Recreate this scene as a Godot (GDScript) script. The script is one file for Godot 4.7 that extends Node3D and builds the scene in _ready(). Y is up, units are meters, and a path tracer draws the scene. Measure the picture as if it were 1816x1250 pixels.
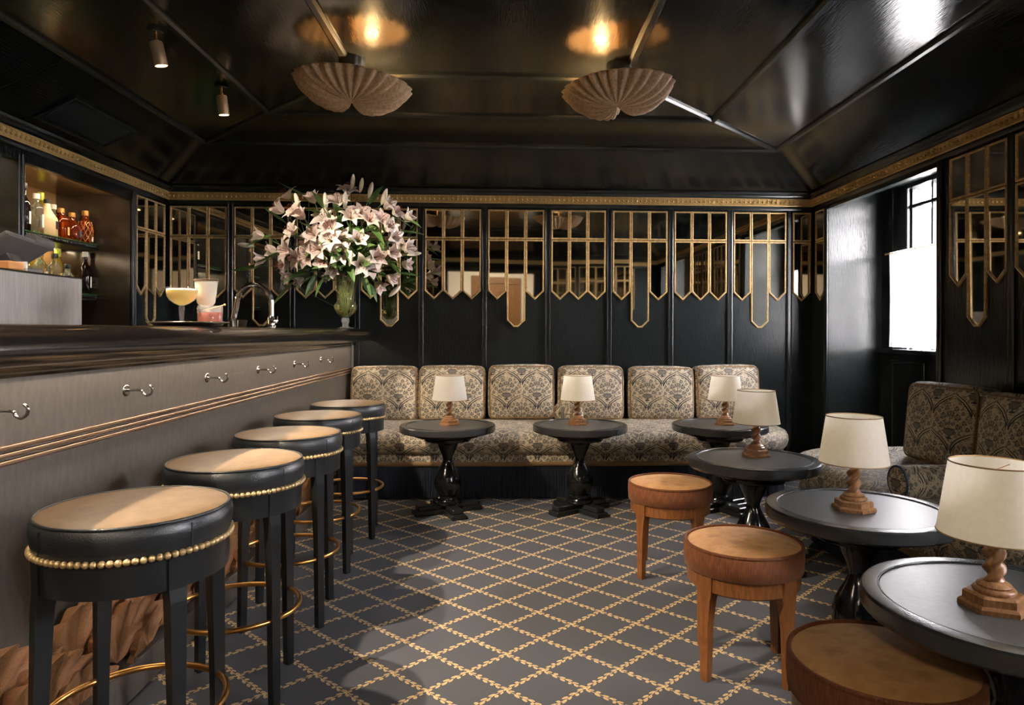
extends Node3D
# A small lacquered cocktail bar: x to the right, y up, the mirrored back wall at z = 0, the doorway at z = 6.

const XL := -2.80
const XR := 2.592
const ZF := 6.0
const CEIL := 2.603
const CT := 2.325
const CB := 2.26
const COVE := 0.535
const BX := -1.287      # face of the bar front
const BAR_TOP := 1.212
const TABLE_H := 0.58

var M := {}
var taken := {}
var rng := RandomNumberGenerator.new()


func _ready() -> void:
	rng.seed = 11
	view_and_light()
	make_materials()
	build_room()
	build_bar()
	build_back_bar()
	build_furniture()
	build_lamps()
	build_bar_items()
	build_lilies()


# ---------------------------------------------------------------- camera, sky, large lights, exposure
func view_and_light() -> void:
	var cam := Camera3D.new()
	cam.name = "camera"
	add_child(cam)
	var f := 1216.6
	cam.near = 0.05
	cam.far = 200.0
	cam.set_frustum(0.05 * 1250.0 / f, Vector2(0.05 * (908.0 - 952.5) / f, 0.05 * (586.5 - 625.0) / f), 0.05, 200.0)
	cam.position = Vector3(0, 1.2, 5.75)
	cam.rotation = Vector3(0, -0.0415, 0.0036)
	cam.current = true
	var we := WorldEnvironment.new()
	we.name = "surroundings"
	var e := Environment.new()
	var sky := Sky.new()
	var sm := ProceduralSkyMaterial.new()
	sm.sky_top_color = Color(0.97, 0.955, 0.985)
	sm.sky_horizon_color = Color(1.0, 0.975, 0.975)
	sm.ground_bottom_color = Color(0.62, 0.61, 0.6)
	sm.ground_horizon_color = Color(0.8, 0.79, 0.77)
	sm.sky_energy_multiplier = 1.0
	sm.ground_energy_multiplier = 1.0
	sky.sky_material = sm
	e.background_mode = Environment.BG_SKY
	e.sky = sky
	e.background_energy_multiplier = 135.0
	e.tonemap_mode = Environment.TONE_MAPPER_LINEAR
	e.tonemap_exposure = 1.2
	e.sdfgi_enabled = true
	e.ssao_enabled = true
	e.ssil_enabled = true
	we.environment = e
	add_child(we)


func area_light(called: String, at: Vector3, towards: Vector3, size: Vector2, energy: float, color: Color, up := Vector3.FORWARD) -> void:
	var l := AreaLight3D.new()
	l.name = called
	add_child(l, true)
	l.look_at_from_position(at, at + towards, up)
	l.area_size = size
	l.light_energy = energy
	l.light_color = color
	l.area_range = 12.0
	l.shadow_enabled = true


# ---------------------------------------------------------------- objects
func numbered(called: String) -> String:
	var n: int = taken.get(called, 0)
	taken[called] = n + 1
	return called if n == 0 else "%s_%03d" % [called, n]


func thing(called: String, label: String, category: String, at := Vector3.ZERO, turn := 0.0, group := "") -> Node3D:
	var o := Node3D.new()
	o.name = numbered(called)
	add_child(o)
	o.position = at
	o.rotation.y = turn
	tag(o, label, category, group)
	return o


func tag(o: Node, label: String, category := "", group := "", kind := "") -> Node:
	if label != "":
		o.set_meta("label", label)
	if category != "":
		o.set_meta("category", category)
	if group != "":
		o.set_meta("group", group)
	if kind != "":
		o.set_meta("kind", kind)
	return o


func room_part(called: String) -> Node3D:
	var o := Node3D.new()
	o.name = called
	add_child(o)
	o.set_meta("kind", "structure")
	return o


func copy(o: Node3D, label: String, at: Vector3, turn := 0.0) -> Node3D:
	var c: Node3D = o.duplicate()
	c.name = numbered(String(o.name))
	add_child(c)
	c.position = at
	c.rotation.y = turn
	c.set_meta("label", label)
	return c


func put(called: String, st: SurfaceTool, m: Material, parent: Node = self, at := Vector3.ZERO) -> MeshInstance3D:
	st.generate_normals()
	return put_mesh(called, st.commit(), m, parent, at)


func put_mesh(called: String, mesh: Mesh, m: Material, parent: Node = self, at := Vector3.ZERO) -> MeshInstance3D:
	var o := MeshInstance3D.new()
	o.mesh = mesh
	o.material_override = m
	o.name = numbered(called) if parent == self else called
	o.position = at
	o.cast_shadow = GeometryInstance3D.SHADOW_CASTING_SETTING_ON
	parent.add_child(o, true)
	return o


func mesh_of(st: SurfaceTool) -> ArrayMesh:
	st.generate_normals()
	return st.commit()


# ---------------------------------------------------------------- shapes
func S(smooth := false) -> SurfaceTool:
	var st := SurfaceTool.new()
	st.begin(Mesh.PRIMITIVE_TRIANGLES)
	st.set_smooth_group(0 if smooth else -1)
	return st


# corners counter-clockwise as seen from outside
func tri(st: SurfaceTool, a: Vector3, b: Vector3, c: Vector3) -> void:
	st.add_vertex(a)
	st.add_vertex(c)
	st.add_vertex(b)


func quad(st: SurfaceTool, a: Vector3, b: Vector3, c: Vector3, d: Vector3) -> void:
	st.add_vertex(a)
	st.add_vertex(c)
	st.add_vertex(b)
	st.add_vertex(a)
	st.add_vertex(d)
	st.add_vertex(c)


func box(st: SurfaceTool, c: Vector3, size: Vector3, ch := 0.0, b := Basis()) -> void:
	var h := size / 2.0
	st.set_smooth_group(-1)
	ch = minf(ch, minf(h.x, minf(h.y, h.z)) * 0.9)
	var i := h - Vector3(ch, ch, ch)
	var X := Transform3D(b, c)
	for ax in 3:
		for s in [-1.0, 1.0]:
			var n := Vector3.ZERO
			n[ax] = s
			var u := Vector3.ZERO
			u[(ax + 1) % 3] = 1.0
			var v := n.cross(u)
			var o := n * h[ax]
			var uu := u * i[(ax + 1) % 3]
			var vv := v * i[(ax + 2) % 3]
			quad(st, X * (o - uu - vv), X * (o + uu - vv), X * (o + uu + vv), X * (o - uu + vv))
	if ch <= 0.0:
		return
	for ax in 3:
		var p := (ax + 1) % 3
		var q := (ax + 2) % 3
		for sp in [-1.0, 1.0]:
			for sq in [-1.0, 1.0]:
				var a := Vector3.ZERO
				a[p] = sp * h[p]
				a[q] = sq * i[q]
				var d := Vector3.ZERO
				d[p] = sp * i[p]
				d[q] = sq * h[q]
				var l := Vector3.ZERO
				l[ax] = i[ax]
				if sp * sq > 0:
					quad(st, X * (a - l), X * (d - l), X * (d + l), X * (a + l))
				else:
					quad(st, X * (a + l), X * (d + l), X * (d - l), X * (a - l))
	for sx in [-1.0, 1.0]:
		for sy in [-1.0, 1.0]:
			for sz in [-1.0, 1.0]:
				var a := X * Vector3(sx * h.x, sy * i.y, sz * i.z)
				var d := X * Vector3(sx * i.x, sy * h.y, sz * i.z)
				var e := X * Vector3(sx * i.x, sy * i.y, sz * h.z)
				if sx * sy * sz > 0:
					tri(st, a, d, e)
				else:
					tri(st, a, e, d)


func span(st: SurfaceTool, a: Vector3, b: Vector3, ch := 0.0) -> void:
	box(st, (a + b) / 2.0, (b - a).abs(), ch)


# smooth-group numbers for a polyline: the number changes at every sharp bend
func bends(p: Array, closed: bool, sharp: float) -> PackedInt32Array:
	var out := PackedInt32Array()
	var g := 1
	var n := p.size()
	for i in (n if closed else n - 1):
		if i > 0:
			var a: Vector2 = p[i] - p[i - 1]
			var b: Vector2 = p[(i + 1) % n] - p[i]
			if absf(rad_to_deg(a.angle_to(b))) > sharp:
				g += 1
		out.append(g)
	return out


# round y; profile of Vector2(radius, height) from the bottom up along the outside
func lathe(st: SurfaceTool, p: Array, seg := 32, at := Vector3.ZERO, sharp := 32.0, from := 0.0, to := TAU, r_smooth := true) -> void:
	var g := bends(p, false, sharp)
	for i in p.size() - 1:
		st.set_smooth_group(g[i] if seg > 8 or r_smooth else -1)
		for k in seg:
			var a := from + (to - from) * k / seg
			var b := from + (to - from) * (k + 1) / seg
			if k == seg - 1 and to - from > TAU - 0.001:
				b = from
			var r0: float = p[i].x
			var r1: float = p[i + 1].x
			var A := at + Vector3(cos(a) * r0, p[i].y, -sin(a) * r0)
			var B := at + Vector3(cos(b) * r0, p[i].y, -sin(b) * r0)
			var C := at + Vector3(cos(b) * r1, p[i + 1].y, -sin(b) * r1)
			var D := at + Vector3(cos(a) * r1, p[i + 1].y, -sin(a) * r1)
			if r0 < 1e-6:
				tri(st, A, C, D)
			elif r1 < 1e-6:
				tri(st, A, B, C)
			else:
				quad(st, A, B, C, D)


func ring(st: SurfaceTool, radius: float, r: float, y: float, seg := 48, n := 8, at := Vector3.ZERO) -> void:
	var p := []
	for i in n + 1:
		var a := TAU * i / n
		p.append(Vector2(radius + sin(a) * r, y - cos(a) * r))
	lathe(st, p, seg, at, 180.0)


func tube(st: SurfaceTool, pts: Array, radius: Variant, seg := 8, caps := true, closed := false, group := 0) -> void:
	var n := pts.size()
	var rings := []
	var side := Vector3.ZERO
	for i in n:
		var t: Vector3
		if closed:
			t = (pts[(i + 1) % n] - pts[(i - 1 + n) % n]).normalized()
		else:
			t = (pts[mini(i + 1, n - 1)] - pts[maxi(i - 1, 0)]).normalized()
		if side == Vector3.ZERO:
			side = t.cross(Vector3.UP if absf(t.y) < 0.9 else Vector3.RIGHT).normalized()
		side = (side - t * side.dot(t)).normalized()
		var other := side.cross(t)
		var r: float = radius if radius is float or radius is int else radius[i]
		var ring_ := PackedVector3Array()
		for k in seg:
			var a := TAU * k / seg
			ring_.append(pts[i] + (side * cos(a) + other * sin(a)) * r)
		rings.append(ring_)
	st.set_smooth_group(group)
	for i in (n if closed else n - 1):
		var A: PackedVector3Array = rings[i]
		var B: PackedVector3Array = rings[(i + 1) % n]
		for k in seg:
			var k2 := (k + 1) % seg
			quad(st, A[k], B[k], B[k2], A[k2])
	if caps and not closed:
		st.set_smooth_group(-1)
		for k in range(1, seg - 1):
			tri(st, rings[0][0], rings[0][k], rings[0][k + 1])
			tri(st, rings[n - 1][0], rings[n - 1][k + 1], rings[n - 1][k])


func ball(st: SurfaceTool, c: Vector3, r: float, seg := 10, rows := 6, flat := 1.0) -> void:
	var p := []
	for i in rows + 1:
		var a := -PI / 2 + PI * i / rows
		p.append(Vector2(maxf(0.0, cos(a)) * r if i > 0 and i < rows else 0.0, sin(a) * r * flat))
	lathe(st, p, seg, c, 180.0)


# surface through a table of points (rows of equal length)
func sheet(st: SurfaceTool, t: Array, smooth := true, wrap_u := false, wrap_v := false) -> void:
	st.set_smooth_group(0 if smooth else -1)
	var nu := t.size()
	var nv: int = t[0].size()
	for i in (nu if wrap_u else nu - 1):
		var A: Array = t[i]
		var B: Array = t[(i + 1) % nu]
		for j in (nv if wrap_v else nv - 1):
			var k := (j + 1) % nv
			quad(st, A[j], B[j], B[k], A[k])


# prism of a counter-clockwise polygon in x-y, from z0 to z1, placed by X
func prism(st: SurfaceTool, poly: Array, z0: float, z1: float, X := Transform3D(), sharp := 32.0) -> void:
	var pv := PackedVector2Array(poly)
	st.set_smooth_group(-1)
	var t := Geometry2D.triangulate_polygon(pv)
	for i in range(0, t.size(), 3):
		var a: Vector2 = pv[t[i]]
		var b: Vector2 = pv[t[i + 1]]
		var c: Vector2 = pv[t[i + 2]]
		if (b - a).cross(c - a) < 0:
			var s := b
			b = c
			c = s
		tri(st, X * Vector3(a.x, a.y, z1), X * Vector3(b.x, b.y, z1), X * Vector3(c.x, c.y, z1))
		tri(st, X * Vector3(a.x, a.y, z0), X * Vector3(c.x, c.y, z0), X * Vector3(b.x, b.y, z0))
	var g := bends(poly, true, sharp)
	for i in poly.size():
		st.set_smooth_group(g[i])
		var a: Vector2 = poly[i]
		var b: Vector2 = poly[(i + 1) % poly.size()]
		quad(st, X * Vector3(a.x, a.y, z0), X * Vector3(b.x, b.y, z0), X * Vector3(b.x, b.y, z1), X * Vector3(a.x, a.y, z1))


func inset(poly: Array, d: float) -> Array:
	var out := []
	var n := poly.size()
	for i in n:
		var a: Vector2 = (poly[i] - poly[(i - 1 + n) % n]).normalized()
		var b: Vector2 = (poly[(i + 1) % n] - poly[i]).normalized()
		var na := Vector2(-a.y, a.x)
		var nb := Vector2(-b.y, b.x)
		var m := (na + nb).normalized()
		out.append(poly[i] + m * d / maxf(0.25, m.dot(na)))
	return out


# picture-frame ring round a counter-clockwise polygon: rounded bar of the given width, standing h proud of z = 0
func frame_ring(st: SurfaceTool, poly: Array, width: float, h: float, X := Transform3D()) -> void:
	st.set_smooth_group(-1)
	var loops := [[poly, 0.0], [poly, h * 0.7], [inset(poly, width * 0.25), h], [inset(poly, width * 0.7), h], [inset(poly, width), h * 0.45], [inset(poly, width), 0.0]]
	var n := poly.size()
	for l in loops.size() - 1:
		var A: Array = loops[l][0]
		var B: Array = loops[l + 1][0]
		var za: float = loops[l][1]
		var zb: float = loops[l + 1][1]
		for i in n:
			var j := (i + 1) % n
			quad(st, X * Vector3(A[i].x, A[i].y, za), X * Vector3(A[j].x, A[j].y, za), X * Vector3(B[j].x, B[j].y, zb), X * Vector3(B[i].x, B[i].y, zb))


# upholstered block: rounded edges, swollen faces; centred on c
func pillow(st: SurfaceTool, c: Vector3, size: Vector3, r: float, swell: Vector3, n := 14, rumple := 0.0, seed_ := 1) -> void:
	st.set_smooth_group(0)
	var h := size / 2.0
	var i := h - Vector3(r, r, r)
	var noise := FastNoiseLite.new()
	noise.seed = seed_
	noise.frequency = 6.0
	for ax in 3:
		for s in [-1.0, 1.0]:
			var rows := []
			for a in n + 1:
				var row := []
				for b in n + 1:
					var p := Vector3.ZERO
					p[ax] = s * h[ax]
					p[(ax + 1) % 3] = sin((float(a) / n - 0.5) * PI) * h[(ax + 1) % 3]
					p[(ax + 2) % 3] = sin((float(b) / n - 0.5) * PI) * h[(ax + 2) % 3]
					var q := Vector3(clampf(p.x, -i.x, i.x), clampf(p.y, -i.y, i.y), clampf(p.z, -i.z, i.z))
					var d := (p - q)
					if d.length() > 1e-6:
						q += d.normalized() * r
					var e := Vector3(q.x / h.x, q.y / h.y, q.z / h.z)
					q.x += swell.x * e.x * (1 - e.y * e.y) * (1 - e.z * e.z)
					q.y += swell.y * e.y * (1 - e.x * e.x) * (1 - e.z * e.z)
					q.z += swell.z * e.z * (1 - e.x * e.x) * (1 - e.y * e.y)
					if rumple > 0.0:
						q += Vector3(noise.get_noise_3d(q.x, q.y, q.z), noise.get_noise_3d(q.y + 9.0, q.z, q.x), noise.get_noise_3d(q.z, q.x + 5.0, q.y)) * rumple
					row.append(c + q)
				rows.append(row)
			if s > 0:
				sheet(st, rows)
			else:
				rows.reverse()
				sheet(st, rows)


func round_rect(hx: float, hy: float, r: float, n := 5) -> Array:
	var out := []
	for q in 4:
		var c := Vector2((hx - r) * (1 if q == 0 or q == 3 else -1), (hy - r) * (1 if q < 2 else -1))
		for k in n + 1:
			var a := PI / 2 * (q + float(k) / n)
			out.append(c + Vector2(cos(a), sin(a)) * r)
	return out


func curve(pts: Array, n: int) -> Array:
	var out := []
	for s in pts.size() - 1:
		var p0: Vector3 = pts[maxi(s - 1, 0)]
		var p1: Vector3 = pts[s]
		var p2: Vector3 = pts[s + 1]
		var p3: Vector3 = pts[mini(s + 2, pts.size() - 1)]
		for k in n:
			out.append(p1.cubic_interpolate(p2, p0, p3, float(k) / n))
	out.append(pts[-1])
	return out


# ---------------------------------------------------------------- materials
func mat(called: String, c: Color, rough := 0.5, metal := 0.0) -> StandardMaterial3D:
	var m := StandardMaterial3D.new()
	m.resource_name = called
	m.albedo_color = c
	m.roughness = rough
	m.metallic = metal
	M[called] = m
	return m


func noise_tex(freq: float, ramp: Array, seed_ := 1, octaves := 4, size := 512, kind := FastNoiseLite.TYPE_SIMPLEX_SMOOTH) -> NoiseTexture2D:
	var n := FastNoiseLite.new()
	n.noise_type = kind
	n.frequency = freq
	n.fractal_octaves = octaves
	n.seed = seed_
	var t := NoiseTexture2D.new()
	t.width = size
	t.height = size
	t.seamless = true
	t.noise = n
	if ramp:
		var g := Gradient.new()
		var off := PackedFloat32Array()
		var col := PackedColorArray()
		for i in ramp.size():
			off.append(float(i) / (ramp.size() - 1))
			col.append(ramp[i])
		g.offsets = off
		g.colors = col
		t.color_ramp = g
	return t


func grey(a: float) -> Color:
	return Color(a, a, a)


func own_scale(m: StandardMaterial3D, s: Vector3, world := false) -> void:
	m.uv1_triplanar = true
	m.uv1_world_triplanar = world
	m.uv1_scale = s
	m.uv1_triplanar_sharpness = 8.0


func relief(m: StandardMaterial3D, t: Texture2D, scale: float) -> void:
	m.heightmap_enabled = true
	m.heightmap_texture = t
	m.heightmap_scale = scale


func wood(called: String, dark: Color, light: Color, rough: float, s: Vector3, seed_: int) -> StandardMaterial3D:
	var m := mat(called, Color.WHITE, rough)
	m.albedo_texture = noise_tex(0.012, [dark, light, dark.lerp(light, 0.4), light, dark], seed_, 5)
	own_scale(m, s)
	return m


func glass(called: String, c: Color, alpha: float) -> StandardMaterial3D:
	var m := mat(called, Color(c.r, c.g, c.b, alpha), 0.03)
	m.transparency = BaseMaterial3D.TRANSPARENCY_ALPHA
	return m


func liquid(called: String, c: Color, alpha: float, rough := 0.02) -> StandardMaterial3D:
	var m := mat(called, Color(c.r, c.g, c.b, alpha), rough)
	m.transparency = BaseMaterial3D.TRANSPARENCY_ALPHA
	m.refraction_enabled = true
	m.refraction_scale = 0.033
	return m


func glow(called: String, c: Color, energy: float) -> StandardMaterial3D:
	var m := mat(called, c, 0.5)
	m.emission_enabled = true
	m.emission = c
	m.emission_energy_multiplier = energy
	return m


func make_materials() -> void:
	var strokes := noise_tex(0.03, [grey(0.0), grey(1.0)], 4, 4)
	var fine := noise_tex(0.09, [grey(0.0), grey(1.0)], 5, 3)
	var worn := noise_tex(0.01, [grey(0.8), grey(1.0)], 8, 5)
	# black lacquer, brushed upright on the walls and lengthwise on the ceiling
	var m := mat("wall_lacquer", Color(0.105, 0.122, 0.124), 0.26)
	m.roughness_texture = worn
	relief(m, strokes, 0.07)
	own_scale(m, Vector3(9, 0.5, 9), true)
	m = mat("ceiling_lacquer", Color(0.085, 0.09, 0.09), 0.16)
	m.roughness_texture = worn
	relief(m, strokes, 0.03)
	own_scale(m, Vector3(7, 1.0, 0.6), true)
	M.wall_lacquer.metallic_specular = 0.36
	M.ceiling_lacquer.metallic_specular = 0.46
	m = mat("trim_lacquer", Color(0.1, 0.115, 0.12), 0.24)
	relief(m, fine, 0.03)
	own_scale(m, Vector3(4, 1, 4), true)
	m = mat("black_wood", Color(0.1, 0.112, 0.118), 0.3)
	relief(m, strokes, 0.02)
	own_scale(m, Vector3(6, 0.8, 6))
	m = mat("ebony_gloss", Color(0.07, 0.075, 0.08), 0.14)
	# gilding
	m = mat("gilt", Color(0.88, 0.75, 0.53), 0.42, 0.15)
	m.albedo_texture = noise_tex(0.02, [Color(0.72, 0.68, 0.6), Color.WHITE], 12, 4, 256)
	own_scale(m, Vector3(6, 6, 6), true)
	m = mat("frieze_gilt", Color(0.78, 0.65, 0.42), 0.38, 0.2)
	m = mat("brass", Color(0.78, 0.58, 0.32), 0.28, 1.0)
	m = mat("nail_brass", Color(0.78, 0.68, 0.5), 0.36, 0.6)
	m = mat("chrome", Color(0.85, 0.84, 0.82), 0.08, 1.0)
	m = mat("nickel", Color(0.62, 0.62, 0.62), 0.18, 1.0)
	m = mat("silver", Color(0.78, 0.74, 0.68), 0.2, 1.0)
	m = mat("mirror_glass", Color(0.8, 0.79, 0.76), 0.03, 1.0)
	m.roughness_texture = noise_tex(0.02, [grey(0.6), grey(1.0)], 31, 4, 256)
	own_scale(m, Vector3(3, 3, 3), true)
	# bar
	m = wood("counter_wood", Color(0.085, 0.074, 0.068), Color(0.128, 0.11, 0.098), 0.2, Vector3(3, 3, 0.35), 21)
	relief(m, strokes, 0.006)
	m.clearcoat_enabled = true
	m.clearcoat = 0.7
	m.clearcoat_roughness = 0.12
	m = mat("bar_front", Color(0.36, 0.335, 0.3), 0.42)
	m.albedo_texture = noise_tex(0.02, [grey(0.82), grey(1.0)], 23, 5)
	relief(m, fine, 0.03)
	own_scale(m, Vector3(4, 1.2, 4))
	m = mat("bar_rod", Color(0.62, 0.5, 0.41), 0.2, 0.65)
	m = wood("carved_wood", Color(0.38, 0.26, 0.165), Color(0.66, 0.47, 0.31), 0.36, Vector3(6, 2, 6), 25)
	relief(m, fine, 0.05)
	m = wood("grey_wood", Color(0.5, 0.49, 0.47), Color(0.62, 0.6, 0.57), 0.45, Vector3(9, 0.5, 9), 27)
	m = mat("bronze_lacquer", Color(0.52, 0.4, 0.25), 0.2, 0.5)
	relief(m, fine, 0.02)
	own_scale(m, Vector3(1, 6, 6), true)
	m = mat("dark_lacquer", Color(0.13, 0.1, 0.08), 0.2)
	m = glass("shelf_glass", Color(0.2, 0.75, 0.35), 0.25)
	# upholstery
	m = mat("black_leather", Color(0.115, 0.13, 0.14), 0.36)
	relief(m, fine, 0.05)
	own_scale(m, Vector3(5, 5, 5))
	m = mat("bronze_leather", Color(0.51, 0.415, 0.305), 0.42)
	m.albedo_texture = noise_tex(0.012, [Color(0.84, 0.82, 0.8), Color.WHITE], 33, 5)
	relief(m, fine, 0.03)
	own_scale(m, Vector3(2.5, 2.5, 2.5))
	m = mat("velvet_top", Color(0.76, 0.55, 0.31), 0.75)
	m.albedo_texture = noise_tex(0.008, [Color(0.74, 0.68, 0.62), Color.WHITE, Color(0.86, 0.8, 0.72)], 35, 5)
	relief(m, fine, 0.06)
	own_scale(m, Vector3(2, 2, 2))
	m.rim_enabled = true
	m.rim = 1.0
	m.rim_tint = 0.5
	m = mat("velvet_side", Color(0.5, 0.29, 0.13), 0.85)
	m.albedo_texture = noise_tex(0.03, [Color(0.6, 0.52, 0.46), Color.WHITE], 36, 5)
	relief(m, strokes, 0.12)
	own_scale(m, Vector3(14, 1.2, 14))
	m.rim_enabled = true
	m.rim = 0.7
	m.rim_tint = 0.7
	m = wood("stool_wood", Color(0.32, 0.19, 0.095), Color(0.5, 0.315, 0.165), 0.34, Vector3(5, 0.7, 5), 38)
	m = wood("lamp_wood", Color(0.4, 0.28, 0.18), Color(0.64, 0.47, 0.32), 0.32, Vector3(6, 1.2, 6), 39)
	m = mat("table_inlay", Color(0.31, 0.32, 0.325), 0.32)
	m.metallic_specular = 0.7
	m.albedo_texture = noise_tex(0.015, [grey(0.8), grey(1.0)], 41, 5)
	relief(m, fine, 0.03)
	own_scale(m, Vector3(5, 5, 5))
	m = mat("table_rim", Color(0.2, 0.205, 0.21), 0.26)
	m.metallic_specular = 0.65
	m = mat("fringe_cord", Color(0.16, 0.19, 0.245), 0.7)
	m = mat("braid", Color(0.58, 0.45, 0.29), 0.7)
	relief(m, fine, 0.1)
	own_scale(m, Vector3(30, 30, 30))
	m = mat("damask", Color.WHITE, 0.62)
	m.albedo_texture = damask_picture()
	own_scale(m, Vector3(1.0 / 0.243, 1.0 / 0.39, 1.0 / 0.39))
	relief(m, fine, 0.0)
	m.heightmap_enabled = false
	m.rim_enabled = true
	m.rim = 0.25
	m.rim_tint = 0.5
	m = mat("carpet", Color.WHITE, 0.95)
	m.albedo_texture = carpet_picture()
	m.specular_mode = BaseMaterial3D.SPECULAR_SCHLICK_GGX
	m.metallic_specular = 0.1
	# shades, curtains
	m = mat("shade_cloth", Color(0.93, 0.925, 0.905), 0.8)
	m.albedo_texture = noise_tex(0.02, [Color(0.97, 0.965, 0.95), Color.WHITE], 44, 4)
	own_scale(m, Vector3(5, 5, 5))
	m.backlight_enabled = true
	m.backlight = Color(0.9, 0.885, 0.85)
	m = mat("shade_trim", Color(0.62, 0.5, 0.34), 0.6)
	m = glow("bulb_glow", Color(1.0, 0.85, 0.6), 3.0)
	m = mat("curtain_cloth", Color(0.96, 0.96, 0.95), 0.85)
	m.backlight_enabled = true
	m.backlight = Color(1.24, 1.24, 1.24)
	m = glass("window_glass", Color(0.95, 0.97, 0.97), 0.04)
	# shell fittings
	m = mat("shell_plaster", Color.WHITE, 0.6)
	m.albedo_texture = noise_tex(0.02, [Color(0.46, 0.36, 0.26), Color(0.74, 0.63, 0.5), Color(0.6, 0.48, 0.36), Color(0.82, 0.74, 0.63)], 46, 5)
	own_scale(m, Vector3(4, 4, 4))
	m = glow("shell_bulb_glow", Color(1.0, 0.82, 0.56), 12.0)
	m = glow("spot_lens_glow", Color(1.0, 0.86, 0.62), 14.0)
	m = glow("led_glow", Color(1.0, 0.88, 0.72), 3.0)
	# hall beyond the doorway
	m = mat("hall_white", Color(0.87, 0.84, 0.79), 0.7)
	m = wood("hall_oak", Color(0.42, 0.29, 0.17), Color(0.56, 0.41, 0.26), 0.4, Vector3(3, 0.5, 3), 47)
	m = glow("hall_lamp_glow", Color(1.0, 0.93, 0.82), 3.0)
	# small things
	m = mat("petal", Color.WHITE, 0.55)
	m.vertex_color_use_as_albedo = true
	m.backlight_enabled = true
	m.backlight = Color(0.5, 0.42, 0.4)
	m = mat("leaf", Color.WHITE, 0.4)
	m.albedo_texture = noise_tex(0.01, [Color(0.2, 0.36, 0.18), Color(0.4, 0.52, 0.28), Color(0.28, 0.44, 0.2)], 49, 3, 256)
	own_scale(m, Vector3(2, 2, 2), true)
	m.backlight_enabled = true
	m.backlight = Color(0.25, 0.35, 0.1)
	m = mat("stem_green", Color(0.36, 0.44, 0.2), 0.5)
	m = mat("anther", Color(0.45, 0.18, 0.06), 0.7)
	m = glass("vase_glass", Color(0.86, 0.88, 0.6), 0.07)
	m = liquid("vase_water", Color(0.95, 0.95, 0.68), 0.0)
	m = glass("clear_glass", Color(0.96, 0.97, 0.97), 0.07)
	m = mat("cup_foam", Color(0.95, 0.92, 0.84), 0.6)
	m = mat("yellow_drink", Color(0.93, 0.78, 0.4), 0.35)
	m.subsurf_scatter_enabled = true
	m.subsurf_scatter_strength = 0.5
	m = mat("pale_drink", Color(0.93, 0.9, 0.8), 0.4)
	m = liquid("red_drink", Color(0.92, 0.42, 0.22), 0.35, 0.1)
	m = mat("rim_spice", Color(0.3, 0.22, 0.18), 0.9)
	m = mat("bamboo", Color(0.85, 0.7, 0.42), 0.5)
	m = liquid("amber_glass", Color(0.72, 0.28, 0.06), 0.12)
	m = liquid("dark_glass", Color(0.1, 0.06, 0.05), 0.5)
	m = liquid("pale_glass", Color(0.93, 0.95, 0.9), 0.06)
	m = liquid("yellow_glass", Color(0.85, 0.8, 0.25), 0.12)
	m = mat("cream_ceramic", Color(0.78, 0.67, 0.52), 0.45)
	m = mat("label_white", Color(0.88, 0.86, 0.82), 0.7)
	m = mat("label_black", Color(0.1, 0.1, 0.11), 0.6)
	m = mat("label_yellow", Color(0.85, 0.7, 0.38), 0.7)
	m = mat("label_blue", Color(0.2, 0.28, 0.38), 0.6)
	m = mat("cap_black", Color(0.09, 0.09, 0.1), 0.4)
	m = mat("cap_white", Color(0.86, 0.84, 0.8), 0.4)
	m = mat("cap_gold", Color(0.75, 0.56, 0.3), 0.35, 0.6)
	m = mat("cap_lime", Color(0.66, 0.68, 0.16), 0.4)
	m = mat("terminal_shell", Color(0.36, 0.35, 0.34), 0.4)
	m = mat("terminal_screen", Color(0.05, 0.055, 0.06), 0.1)
	m = mat("paper_orange", Color(0.8, 0.56, 0.32), 0.6)
	m = mat("vent_metal", Color(0.14, 0.145, 0.15), 0.3)
	m = mat("spot_metal", Color(0.72, 0.62, 0.5), 0.34, 0.55)


# ---- woven and printed patterns: a byte for the colour of each thread, drawn with leaves and strokes in metres
var pm := PackedByteArray()
var pw := 0
var ph := 0
var psx := 1.0
var psy := 1.0


func cloth(w: int, h: int, wide: float, high: float) -> void:
	pw = w
	ph = h
	psx = w / wide
	psy = h / high
	pm = PackedByteArray()
	pm.resize(w * h)


func dab(x: float, y: float, rx: float, ry: float, turn: float, v: int) -> void:
	var reach := maxf(rx, ry)
	var c := cos(turn) / rx
	var s := sin(turn) / rx
	var c2 := cos(turn) / ry
	var s2 := sin(turn) / ry
	for j in range(int(floor((y - reach) * psy)), int(ceil((y + reach) * psy)) + 1):
		var dy := (j + 0.5) / psy - y
		var row := posmod(j, ph) * pw
		for i in range(int(floor((x - reach) * psx)), int(ceil((x + reach) * psx)) + 1):
			var dx := (i + 0.5) / psx - x
			var a := dx * c + dy * s
			var b := dy * c2 - dx * s2
			if a * a + b * b <= 1.0:
				pm[row + posmod(i, pw)] = v


func stroke(p: Array, w0: float, w1: float, v: int, n := 12) -> void:
	for s in p.size() - 1:
		for k in n:
			var t := float(k) / n
			var q: Vector2 = p[s].lerp(p[s + 1], t)
			var w := lerpf(w0, w1, (s + t) / (p.size() - 1))
			dab(q.x, q.y, w, w, 0.0, v)


func arc(c: Vector2, r: float, a0: float, a1: float, w: float, v: int) -> void:
	for k in 13:
		var a := lerpf(a0, a1, k / 12.0)
		dab(c.x + cos(a) * r, c.y + sin(a) * r, w, w, 0.0, v)


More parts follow.
